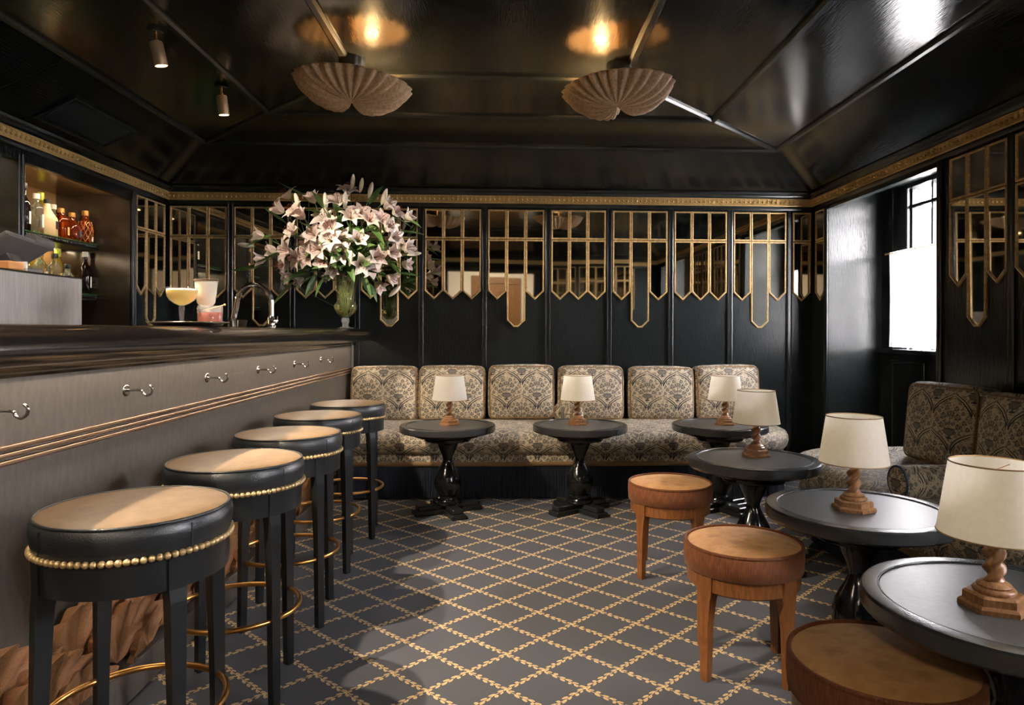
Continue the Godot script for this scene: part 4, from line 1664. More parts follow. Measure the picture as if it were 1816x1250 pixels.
func cocktail_table(words: String) -> Node3D:
	var o := thing("cocktail_table", words, "table", Vector3.ZERO, 0.0, "round pedestal tables")
	var R := 0.315
	var H := TABLE_H
	var st := S()
	lathe(st, [Vector2(0, H - 0.05), Vector2(R - 0.03, H - 0.05), Vector2(R - 0.006, H - 0.046), Vector2(R - 0.001, H - 0.04), Vector2(R, H - 0.03), Vector2(R - 0.001, H - 0.006), Vector2(R - 0.006, H - 0.001), Vector2(R - 0.012, H), Vector2(R - 0.04, H), Vector2(R - 0.044, H - 0.004)], 72)
	put("top_rim", st, M.table_rim, o)
	st = S()
	lathe(st, [Vector2(R - 0.044, H - 0.004), Vector2(0, H - 0.004)], 72)
	put("inlay", st, M.table_inlay, o)
	st = S(true)
	ring(st, R - 0.043, 0.0022, H - 0.002, 72, 6)
	put("inlay_bead", st, M.table_rim, o)
	st = S()
	lathe(st, [Vector2(0.03, 0.06), Vector2(0.088, 0.06), Vector2(0.092, 0.068), Vector2(0.088, 0.078), Vector2(0.074, 0.082), Vector2(0.07, 0.09), Vector2(0.076, 0.096), Vector2(0.074, 0.104), Vector2(0.06, 0.112), Vector2(0.063, 0.122),
		Vector2(0.077, 0.145), Vector2(0.086, 0.17), Vector2(0.089, 0.195), Vector2(0.086, 0.22), Vector2(0.076, 0.252), Vector2(0.06, 0.285), Vector2(0.044, 0.313), Vector2(0.034, 0.336), Vector2(0.031, 0.35), Vector2(0.034, 0.364), Vector2(0.043, 0.39), Vector2(0.058, 0.42), Vector2(0.07, 0.45),
		Vector2(0.082, 0.462), Vector2(0.1, 0.468), Vector2(0.15, 0.474), Vector2(0.155, 0.48), Vector2(0.155, 0.494), Vector2(0.165, 0.5), Vector2(0.225, 0.508), Vector2(0.232, 0.514), Vector2(0.232, 0.531), Vector2(0, 0.531)], 48, Vector3.ZERO, 40)
	put("pedestal", st, M.ebony_gloss, o)
	for k in 4:
		var B := Basis(Vector3.UP, PI / 2 * k)
		st = S()
		box(st, B * Vector3(0.115, 0.016, 0), Vector3(0.23, 0.032, 0.095), 0.005, B)
		box(st, B * Vector3(0.105, 0.046, 0), Vector3(0.21, 0.032, 0.07), 0.006, B)
		put("foot", st, M.black_wood, o)
	return o


func bar_stool(words: String) -> Node3D:
	var o := thing("bar_stool", words, "bar stool", Vector3.ZERO, 0.0, "bar stools along the bar")
	var R := 0.218
	var H := 0.77
	var st := S()
	lathe(st, [Vector2(0, H - 0.075), Vector2(R - 0.008, H - 0.075), Vector2(R - 0.003, H - 0.06), Vector2(R, H - 0.035), Vector2(R - 0.002, H - 0.016), Vector2(R - 0.01, H - 0.006)], 64, Vector3.ZERO, 60)
	# seam up the side
	for k in 4:
		var a := PI / 2 * k + 0.65
		box(st, Vector3(cos(a) * (R - 0.0005), H - 0.042, sin(a) * (R - 0.0005)), Vector3(0.002, 0.055, 0.004), 0.0008, Basis(Vector3.UP, -a))
	put("seat_side", st, M.black_leather, o)
	st = S()
	lathe(st, [Vector2(R - 0.01, H - 0.006), Vector2(R - 0.016, H - 0.003), Vector2(R - 0.04, H + 0.001), Vector2(R - 0.1, H + 0.006), Vector2(0, H + 0.008)], 64, Vector3.ZERO, 60)
	put("seat_top", st, M.bronze_leather, o)
	st = S(true)
	ring(st, R - 0.009, 0.0042, H - 0.006, 64, 8)
	put("piping", st, M.black_leather, o)
	st = S(true)
	for k in 84:
		var a := TAU * k / 84
		ball(st, Vector3(cos(a) * (R - 0.004), H - 0.079, sin(a) * (R - 0.004)), 0.0082, 10, 7)
	var nt := put("nailhead_trim", st, M.nail_brass, o)
	nt.set_meta("kind", "stuff")
	tag(nt, "row of brass nailheads")
	# apron ring
	st = S()
	lathe(st, [Vector2(R - 0.03, H - 0.16), Vector2(R - 0.01, H - 0.16), Vector2(R - 0.008, H - 0.085), Vector2(R - 0.008, H - 0.074), Vector2(R - 0.03, H - 0.074), Vector2(R - 0.03, H - 0.16)], 64)
	put("apron", st, M.black_wood, o)
	for k in 4:
		var a := PI / 4 + PI / 2 * k
		st = S()
		var c0 := R - 0.026
		# square leg tapering outward face straight, slightly splayed
		var B := Basis(Vector3.UP, -a)
		var rows := []
		for s in [[0.0, 0.026, 0.21], [0.35, 0.03, 0.204], [H - 0.19, 0.037, 0.197], [H - 0.16, 0.04, c0], [H - 0.086, 0.045, c0]]:
			var h: float = s[1] / 2
			rows.append([B * Vector3(s[2] - h, s[0], -h), B * Vector3(s[2] + h, s[0], -h), B * Vector3(s[2] + h, s[0], h), B * Vector3(s[2] - h, s[0], h)])
		for i in rows.size() - 1:
			for j in 4:
				var k2 := (j + 1) % 4
				quad(st, rows[i][j], rows[i + 1][j], rows[i + 1][k2], rows[i][k2])
		quad(st, rows[0][0], rows[0][1], rows[0][2], rows[0][3])
		quad(st, rows[4][3], rows[4][2], rows[4][1], rows[4][0])
		put("leg", st, M.black_wood, o)
	st = S(true)
	ring(st, 0.203, 0.0085, 0.275, 64, 10)
	put("foot_ring", st, M.brass, o)
	return o


func velvet_stool(words: String) -> Node3D:
	var o := thing("velvet_stool", words, "stool", Vector3.ZERO, 0.0, "rust velvet stools")
	var R := 0.208
	var H := 0.45
	var st := S()
	lathe(st, [Vector2(R - 0.012, H - 0.09), Vector2(R - 0.002, H - 0.086), Vector2(R + 0.001, H - 0.05), Vector2(R, H - 0.012), Vector2(R - 0.006, H - 0.007)], 64, Vector3.ZERO, 70)
	put("seat_side", st, M.velvet_side, o)
	st = S()
	lathe(st, [Vector2(R - 0.006, H - 0.007), Vector2(R - 0.02, H - 0.004), Vector2(R - 0.06, H + 0.002), Vector2(R - 0.12, H + 0.006), Vector2(0, H + 0.008)], 64, Vector3.ZERO, 70)
	put("seat_top", st, M.velvet_top, o)
	st = S(true)
	ring(st, R - 0.006, 0.006, H - 0.004, 64, 8)
	put("piping", st, M.velvet_side, o)
	st = S()
	lathe(st, [Vector2(R - 0.045, H - 0.145), Vector2(R - 0.018, H - 0.145), Vector2(R - 0.012, H - 0.139), Vector2(R - 0.012, H - 0.085), Vector2(0, H - 0.085)], 64)
	put("apron", st, M.stool_wood, o)
	for k in 4:
		var a := PI / 4 + PI / 2 * k
		var B := Basis(Vector3.UP, -a)
		st = S()
		var rows := []
		for s in [[0.0, 0.024, 0.03, 0.19], [0.2, 0.029, 0.04, 0.188], [H - 0.165, 0.034, 0.052, 0.183], [H - 0.15, 0.036, 0.06, 0.182], [H - 0.088, 0.036, 0.064, 0.182]]:
			var hx: float = s[1] / 2
			var hz: float = s[2] / 2
			rows.append([B * Vector3(s[3] - hx, s[0], -hz), B * Vector3(s[3] + hx, s[0], -hz), B * Vector3(s[3] + hx, s[0], hz), B * Vector3(s[3] - hx, s[0], hz)])
		for i in rows.size() - 1:
			for j in 4:
				var k2 := (j + 1) % 4
				quad(st, rows[i][j], rows[i + 1][j], rows[i + 1][k2], rows[i][k2])
		quad(st, rows[0][0], rows[0][1], rows[0][2], rows[0][3])
		quad(st, rows[4][3], rows[4][2], rows[4][1], rows[4][0])
		put("leg", st, M.stool_wood, o)
	return o


# ---------------------------------------------------------------- lamps
const LAMP_E := 0.02
const SHELL_E := 0.45
const SPOT_E := 2.2


func build_lamps() -> void:
	var words := ["table lamp on the table nearest the bar", "table lamp on the middle table in front of the sofa", "table lamp on the table at the corner end of the sofa", "table lamp on the fourth table, in front of the corner lamp", "table lamp with twisted column on the second table from the front", "large table lamp at the right edge, on the nearest table"]
	var spots := [[-0.388, 1.19, 0.5], [0.462, 1.19, 0.25], [1.452, 1.21, 0.1], [1.245, 2.35, 0.35], [1.215, 3.385, 0.45], [1.105, 4.235, 0.62]]
	var l0: Node3D
	for k in 6:
		var at := Vector3(spots[k][0], TABLE_H - 0.0038, spots[k][1])
		if l0 == null:
			l0 = table_lamp(words[k])
			l0.position = at
			l0.rotation.y = spots[k][2]
		else:
			var c := copy(l0, words[k], at, spots[k][2])
			if k == 1:
				(c.get_node("bulb_light") as OmniLight3D).light_energy = LAMP_E * 2.6
	for c in l0.get_children():
		if c is OmniLight3D:
			c.light_energy = LAMP_E

	shell_lamp(Vector3(-0.815, 0, 2.16), 0.12, 0.07, "scallop shell ceiling lamp on the bar side")
	shell_lamp(Vector3(0.575, 0, 2.16), -0.5, -0.03, "scallop shell ceiling lamp on the window side")

	var sw := ["brass ceiling spotlight farthest from the camera", "brass ceiling spotlight above the bar, nearer one in view", "ceiling spotlight third along the bar, above the frame", "ceiling spotlight fourth along the bar, above the frame", "ceiling spotlight nearest the doorway, above the frame"]
	var power := [0.4, 2.1, 4.0, 0.6, 4.4]
	var aims := [Vector3(-0.85, 0.6, 0.35), Vector3(0.45, 0.6, 0.35), Vector3(-0.2, 0, 2.5), Vector3(-1.15, 1.1, 3.1), Vector3(-0.35, 0, 3.4)]
	for k in 5:
		spotlight(Vector3(-1.655, CEIL, 1.735 + 0.735 * k), aims[k], sw[k], SPOT_E * power[k], [32.0, 29.0, 27.0, 26.0, 25.0][k])


func table_lamp(words: String) -> Node3D:
	var o := thing("table_lamp", words, "lamp", Vector3.ZERO, 0.0, "cream-shaded table lamps")
	var st := S()
	lathe(st, [Vector2(0, 0), Vector2(0.073, 0), Vector2(0.073, 0.01), Vector2(0.069, 0.014), Vector2(0.063, 0.016), Vector2(0.063, 0.032), Vector2(0.057, 0.036), Vector2(0, 0.036)], 6, Vector3.ZERO, 0.0, 0.0, TAU, false)
	put("base", st, M.lamp_wood, o)
	st = S()
	lathe(st, [Vector2(0.042, 0.036), Vector2(0.044, 0.04), Vector2(0.042, 0.045), Vector2(0.035, 0.048), Vector2(0.036, 0.052), Vector2(0.032, 0.056), Vector2(0.024, 0.06), Vector2(0.019, 0.062)], 32, Vector3.ZERO, 50)
	put("collar", st, M.lamp_wood, o)
	st = S(true)
	var rows := []
	for i in 61:
		var y := 0.06 + 0.125 * i / 60.0
		var row := []
		for j in 28:
			var a := TAU * j / 28
			var r := 0.0188 + 0.0056 * cos(2.0 * (a - y * 92.0))
			row.append(Vector3(cos(a) * r, y, -sin(a) * r))
		rows.append(row)
	st.set_smooth_group(0)
	for i in 60:
		for j in 28:
			var k := (j + 1) % 28
			quad(st, rows[i][j], rows[i][k], rows[i + 1][k], rows[i + 1][j])
	put("twisted_column", st, M.lamp_wood, o)
	st = S()
	lathe(st, [Vector2(0.014, 0.183), Vector2(0.012, 0.19), Vector2(0.011, 0.205), Vector2(0, 0.205)], 16)
	put("lamp_holder", st, M.brass, o)
	st = S(true)
	lathe(st, [Vector2(0.116, 0.165), Vector2(0.0915, 0.328)], 56, Vector3.ZERO, 180)
	var sh := put("shade", st, M.shade_cloth, o)
	st = S(true)
	ring(st, 0.116, 0.0018, 0.1655, 56, 6)
	ring(st, 0.0915, 0.0018, 0.3275, 56, 6)
	put("shade_trim", st, M.shade_trim, sh)
	st = S(true)
	for k in 3:
		var a := TAU * k / 3
		tube(st, [Vector3(0, 0.311, 0), Vector3(cos(a) * 0.093, 0.313, sin(a) * 0.093)], 0.0012, 5, false)
	tube(st, [Vector3(0, 0.205, 0), Vector3(0.028, 0.235, 0), Vector3(0.026, 0.28, 0), Vector3(0, 0.313, 0)], 0.0012, 5, false)
	put("shade_carrier", st, M.brass, sh)
	st = S(true)
	ball(st, Vector3(0, 0.228, 0), 0.024, 16, 10)
	put("bulb", st, M.bulb_glow, o)
	var l := OmniLight3D.new()
	l.name = "bulb_light"
	l.position = Vector3(0, 0.228, 0)
	l.light_color = Color(1.0, 0.95, 0.86)
	l.light_energy = LAMP_E
	l.light_size = 0.024
	l.omni_range = 12.0
	l.omni_attenuation = 2.0
	l.shadow_enabled = true
	o.add_child(l)
	return o


func shell_point(phi: float, s: float, shrink: float) -> Vector3:
	var d := Vector3(sin(phi), 0, cos(phi))
	var back := absf(phi) / PI
	var rx := 0.292
	var rz := 0.23 if absf(phi) < PI / 2 else 0.21
	var R := 1.0 / sqrt(pow(d.x / rx, 2) + pow(d.z / rz, 2))
	R *= 1.0 - 0.5 * exp(-pow((PI - absf(phi)) / 0.3, 2))
	var rim_y := 0.105 - 0.02 * back
	var down := 0.085 * smoothstep(0.28, 0.7, back) * (1.0 - exp(-pow((PI - absf(phi)) / 0.32, 2)))
	var U := Vector3(0, 0.0, 0.03)
	var ctrl := U + d * R * lerpf(0.62, 0.72, back) + Vector3(0, -down * 1.15 + 0.005 * (1 - back), 0)
	var rim := d * R + Vector3(0, rim_y, 0.015)
	var p := U.lerp(ctrl, s).lerp(ctrl.lerp(rim, s), s)
	var n := 26.0
	var wave := absf(cos(phi * n / 2.0))
	var amp := 0.032 * pow(s, 0.8)
	p += (d * 0.9 + Vector3(0, -0.5, 0)).normalized() * (wave - 0.5) * amp
	p.y += 0.007 * wave * smoothstep(0.8, 1.0, s)
	if shrink > 0.0:
		p += Vector3(-d.x, 0.6, -d.z) * shrink * smoothstep(0.0, 0.2, s)
		p.y += shrink * 0.3
	return p


func shell_lamp(at: Vector3, turn: float, roll: float, words: String) -> void:
	var o := thing("shell_ceiling_lamp", words, "ceiling lamp", Vector3(at.x, 2.375, at.z), turn, "shell ceiling lamps")
	var st := S(true)
	var B := Basis(Vector3(0, 0, 1), -roll)
	var outer := []
	var inner := []
	var nphi := 26 * 8
	for i in nphi:
		var phi := -PI + TAU * i / nphi
		var a := []
		var b := []
		for j in 15:
			var s := j / 14.0
			a.append(B * shell_point(phi, s, 0.0))
			b.append(B * shell_point(phi, s, 0.008))
		outer.append(a)
		inner.append(b)
	st.set_smooth_group(0)
	for i in nphi:
		var k := (i + 1) % nphi
		for j in 14:
			quad(st, outer[i][j], outer[k][j], outer[k][j + 1], outer[i][j + 1])
	for i in nphi:
		var k := (i + 1) % nphi
		for j in 14:
			quad(st, inner[k][j], inner[i][j], inner[i][j + 1], inner[k][j + 1])
		quad(st, outer[i][14], outer[k][14], inner[k][14], inner[i][14])
	put("shell_bowl", st, M.shell_plaster, o)
	st = S()
	lathe(st, [Vector2(0, 0.16), Vector2(0.05, 0.162), Vector2(0.064, 0.175), Vector2(0.068, 0.2), Vector2(0.068, 0.229), Vector2(0, 0.229)], 36)
	put("canopy", st, M.trim_lacquer, o)
	st = S()
	tube(st, [Vector3(0, 0.01, 0.01), Vector3(0, 0.165, 0)], 0.009, 10)
	put("stem", st, M.brass, o)
	for x in [0.1 if at.x < 0 else -0.1]:
		st = S(true)
		ball(st, Vector3(x, 0.085, 0), 0.022, 14, 8)
		put("bulb", st, M.shell_bulb_glow, o)
		var l := OmniLight3D.new()
		l.name = "bulb_light"
		l.position = Vector3(x, 0.085, 0)
		l.light_color = Color(1.0, 0.82, 0.56)
		l.light_energy = SHELL_E
		l.light_size = 0.022
		l.omni_range = 12.0
		l.omni_attenuation = 2.0
		l.shadow_enabled = true
		o.add_child(l, true)


func spotlight(at: Vector3, aim: Vector3, words: String, energy: float, angle: float) -> void:
	var o := thing("ceiling_spotlight", words, "spotlight", at, 0.0, "ceiling spotlights over the bar")
	var st := S()
	lathe(st, [Vector2(0, -0.016), Vector2(0.028, -0.016), Vector2(0.034, -0.012), Vector2(0.036, 0), Vector2(0, 0)], 28)
	put("canopy", st, M.trim_lacquer, o)
	st = S(true)
	tube(st, [Vector3(0, -0.014, 0), Vector3(0, -0.05, 0)], 0.007, 10)
	ball(st, Vector3(0, -0.05, 0), 0.012, 12, 8)
	put("knuckle", st, M.brass, o)
	# the head leans only a little towards its aim; the lens inside does the rest
	var dir := (aim - at).normalized()
	var lean := (Vector3.DOWN * 3.0 + dir).normalized()
	var axis := Vector3.DOWN.cross(lean)
	var B := Basis(axis.normalized(), Vector3.DOWN.angle_to(lean)) if axis.length() > 1e-4 else Basis()
	st = S()
	lathe(st, [Vector2(0.026, -0.115), Vector2(0.0285, -0.115), Vector2(0.0295, -0.112), Vector2(0.0295, -0.012), Vector2(0.026, -0.006), Vector2(0, -0.004)], 32)
	var head := put("head", st, M.spot_metal, o, Vector3(0, -0.052, 0))
	head.basis = B
	st = S()
	lathe(st, [Vector2(0.0262, -0.113), Vector2(0.0262, -0.104), Vector2(0, -0.104)], 28)
	lathe(st, [Vector2(0.0, -0.1045), Vector2(0.026, -0.1045)], 28)
	put("lens", st, M.spot_lens_glow, head)
	var l := SpotLight3D.new()
	l.name = "spot_light"
	add_child(l, true)
	var from := at + Vector3(0, -0.052, 0) + B * Vector3(0, -0.118, 0)
	l.look_at_from_position(from, aim, Vector3.FORWARD)
	l.spot_angle = angle
	l.spot_angle_attenuation = 0.5
	l.spot_range = 12.0
	l.spot_attenuation = 2.0
	l.light_energy = energy
	l.light_size = 0.02
	l.light_color = Color(1.0, 0.92, 0.82)
	l.shadow_enabled = true


# ---------------------------------------------------------------- things on the bar
func build_bar_items() -> void:
	var T := BAR_TOP
	# tray and drinks
	var tray := thing("serving_tray", "oval silver tray on the bar carrying three cocktails", "tray", Vector3(-1.236, T, 3.05))
	var st := S(true)
	var rows := []
	for p in [[0.0, 0.002], [0.098, 0.002], [0.112, 0.005], [0.13, 0.013], [0.15, 0.0185], [0.152, 0.017], [0.132, 0.01], [0.114, 0.002], [0.1, 0.0], [0.0, 0.0]]:
		var row := []
		for k in 56:
			var a := TAU * k / 56
			row.append(Vector3(cos(a) * p[0], p[1], sin(a) * p[0] * 0.74))
		rows.append(row)
	sheet(st, rows, true, false, true)
	put("dish", st, M.silver, tray)

	var g := T + 0.0022
	var coupe := thing("coupe_cocktail", "coupe glass of foamy yellow cocktail on the tray", "cocktail", Vector3(-1.25, g, 3.07))
	st = S()
	lathe(st, [Vector2(0, 0), Vector2(0.034, 0), Vector2(0.034, 0.002), Vector2(0.012, 0.005), Vector2(0.0075, 0.012), Vector2(0.0085, 0.04), Vector2(0.011, 0.062), Vector2(0.0095, 0.07), Vector2(0.008, 0.076)], 32, Vector3.ZERO, 50)
	put("stem", st, M.clear_glass, coupe)
	st = S()
	lathe(st, [Vector2(0.008, 0.076), Vector2(0.028, 0.085), Vector2(0.044, 0.097), Vector2(0.053, 0.113), Vector2(0.0555, 0.13), Vector2(0.055, 0.147)], 40, Vector3.ZERO, 60)
	put("bowl", st, M.clear_glass, coupe)
	st = S()
	lathe(st, [Vector2(0, 0.0785), Vector2(0.007, 0.0785), Vector2(0.027, 0.0865), Vector2(0.0425, 0.0985), Vector2(0.0515, 0.1135), Vector2(0.0542, 0.128), Vector2(0.0543, 0.134)], 40, Vector3.ZERO, 60)
	put("drink", st, M.yellow_drink, coupe)
	st = S()
	lathe(st, [Vector2(0.0543, 0.134), Vector2(0.0541, 0.1395), Vector2(0.052, 0.141), Vector2(0, 0.1415)], 40, Vector3.ZERO, 60)
	put("foam", st, M.cup_foam, coupe)

	var sour := thing("stemmed_cocktail", "tall stemmed glass of milky cocktail with spiced rim on the tray", "cocktail", Vector3(-1.2, g, 2.975))
	st = S()
	lathe(st, [Vector2(0, 0), Vector2(0.034, 0), Vector2(0.034, 0.002), Vector2(0.011, 0.005), Vector2(0.0075, 0.012), Vector2(0.009, 0.05), Vector2(0.011, 0.062), Vector2(0.0085, 0.072)], 32, Vector3.ZERO, 50)
	put("stem", st, M.clear_glass, sour)
	st = S()
	lathe(st, [Vector2(0.0085, 0.072), Vector2(0.026, 0.08), Vector2(0.034, 0.092), Vector2(0.039, 0.13), Vector2(0.0445, 0.184)], 40, Vector3.ZERO, 60)
	put("bowl", st, M.clear_glass, sour)
	st = S()
	lathe(st, [Vector2(0, 0.0745), Vector2(0.008, 0.0745), Vector2(0.025, 0.0815), Vector2(0.0328, 0.0925), Vector2(0.0378, 0.13), Vector2(0.0422, 0.174), Vector2(0, 0.174)], 40, Vector3.ZERO, 40)
	put("drink", st, M.pale_drink, sour)
	st = S()
	lathe(st, [Vector2(0.0442, 0.178), Vector2(0.0455, 0.178), Vector2(0.0458, 0.184), Vector2(0.044, 0.185)], 40)
	put("spiced_rim", st, M.rim_spice, sour)

	var rocks := thing("rocks_cocktail", "ribbed tumbler of orange-red cocktail with a bamboo pick on the tray", "cocktail", Vector3(-1.152, g, 3.05))
	st = S(true)
	rows = []
	for p in [[0.0, 0.0], [0.042, 0.0], [0.044, 0.002], [0.0455, 0.078], [0.0435, 0.078], [0.042, 0.006], [0.0, 0.005]]:
		var row := []
		for k in 96:
			var a := -TAU * k / 96
			var rr: float = p[0] + (0.0007 * cos(a * 32.0) if p[0] > 0.0435 and p[1] < 0.06 else 0.0)
			row.append(Vector3(cos(a) * rr, p[1], sin(a) * rr))
		rows.append(row)
	rows.reverse()
	sheet(st, rows, true, false, true)
	put("tumbler", st, M.clear_glass, rocks)
	st = S()
	lathe(st, [Vector2(0, 0.0065), Vector2(0.041, 0.0065), Vector2(0.0422, 0.052), Vector2(0, 0.052)], 40)
	put("drink", st, M.red_drink, rocks)
	st = S()
	box(st, Vector3(-0.01, 0.044, 0.0), Vector3(0.03, 0.03, 0.03), 0.005, Basis(Vector3(1, 1, 0).normalized(), 0.6))
	put("ice_cube", st, M.clear_glass, rocks)
	st = S(true)
	tube(st, [Vector3(-0.02, 0.058, 0.02), Vector3(0.055, 0.082, 0.0)], 0.0018, 6)
	ball(st, Vector3(0.055, 0.082, 0.0), 0.0045, 8, 6)
	put("pick", st, M.bamboo, rocks)

	# tap
	var tap := thing("bar_tap", "chrome gooseneck tap standing on the bar", "tap", Vector3(-1.175, T, 2.3))
	st = S(true)
	var pts := [Vector3(0, 0.0, 0), Vector3(0, 0.12, 0)]
	for k in range(1, 16):
		var a := PI * k / 16.0
		pts.append(Vector3(-0.083 + cos(a) * 0.083, 0.12 + sin(a) * 0.092, 0))
	pts.append_array([Vector3(-0.168, 0.105, 0), Vector3(-0.177, 0.07, 0), Vector3(-0.184, 0.04, 0)])
	tube(st, pts, 0.0135, 16)
	put("spout", st, M.chrome, tap)
	st = S()
	lathe(st, [Vector2(0.024, 0), Vector2(0.024, 0.006), Vector2(0.019, 0.012), Vector2(0.0165, 0.05), Vector2(0.0135, 0.055)], 24)
	put("base", st, M.chrome, tap)
	st = S(true)
	tube(st, [Vector3(0.01, 0.03, 0), Vector3(0.034, 0.03, 0)], 0.0085, 12)
	tube(st, [Vector3(0.03, 0.03, 0), Vector3(0.032, 0.055, 0)], 0.004, 8)
	put("lever", st, M.chrome, tap)
	var cup := thing("jigger_cup", "small fluted chrome cup under the tap spout", "cup", Vector3(-1.333, T, 2.32))
	st = S(true)
	rows = []
	for p in [[0.0, 0.001], [0.036, 0.0], [0.04, 0.004], [0.0455, 0.034], [0.047, 0.035], [0.044, 0.0345], [0.038, 0.006], [0.0, 0.005]]:
		var row := []
		for k in 72:
			var a := -TAU * k / 72
			var rr: float = p[0] * (1.0 + (0.03 * cos(a * 18.0) if p[0] > 0.01 else 0.0))
			row.append(Vector3(cos(a) * rr, p[1], sin(a) * rr))
		rows.append(row)
	rows.reverse()
	sheet(st, rows, true, false, true)
	put("cup_wall", st, M.chrome, cup)

	# till box and terminal
	var till := thing("till_box", "grey wooden box standing on the bar under the payment terminal", "box", Vector3(-1.76, T, 3.86))
	st = S()
	box(st, Vector3(0.0, 0.089, 0), Vector3(0.27, 0.178, 1.59), 0.002)
	put("carcass", st, M.grey_wood, till)
	st = S()
	box(st, Vector3(0.0, 0.1805, 0), Vector3(0.28, 0.005, 1.6), 0.001)
	put("lid", st, M.counter_wood, till)
	var pos := thing("payment_terminal", "dark tilted payment terminal with grey paper roll on the till box", "terminal", Vector3(-1.78, T + 0.183, 3.24))
	var B := Basis(Vector3(0, 0, 1), 0.62) * Basis(Vector3.UP, 0.12)
	st = S()
	box(st, Vector3(0.0, 0.012, 0), Vector3(0.15, 0.024, 0.16), 0.004)
	box(st, Vector3(0.01, 0.04, 0), Vector3(0.05, 0.06, 0.07), 0.004, B)
	put("stand", st, M.terminal_shell, pos)
	st = S()
	box(st, Vector3(0.0, 0.07, 0), Vector3(0.19, 0.02, 0.27), 0.006, B)
	var slab := put("slab", st, M.terminal_shell, pos)
	st = S()
	box(st, Vector3(0.0, 0.07, 0) + B * Vector3(0, 0.0105, 0), Vector3(0.17, 0.002, 0.25), 0.0, B)
	put("screen", st, M.terminal_screen, slab)
	st = S()
	tube(st, [B * Vector3(0.085, 0.012, -0.14) + Vector3(0, 0.07, 0), B * Vector3(0.085, 0.012, -0.02) + Vector3(0, 0.07, 0)], 0.022, 20)
	put("roll_housing", st, M.terminal_shell, slab)
	var votive := thing("orange_card_holder", "small orange and white card box at the left edge of the till", "box", Vector3(-1.68, T + 0.183, 3.37))
	st = S()
	box(st, Vector3(0, 0.018, 0.0), Vector3(0.05, 0.028, 0.07), 0.003)
	put("card", st, M.paper_orange, votive)
	st = S()
	box(st, Vector3(0, 0.018, -0.048), Vector3(0.052, 0.036, 0.008), 0.001)
	put("end_tab", st, M.label_white, votive)


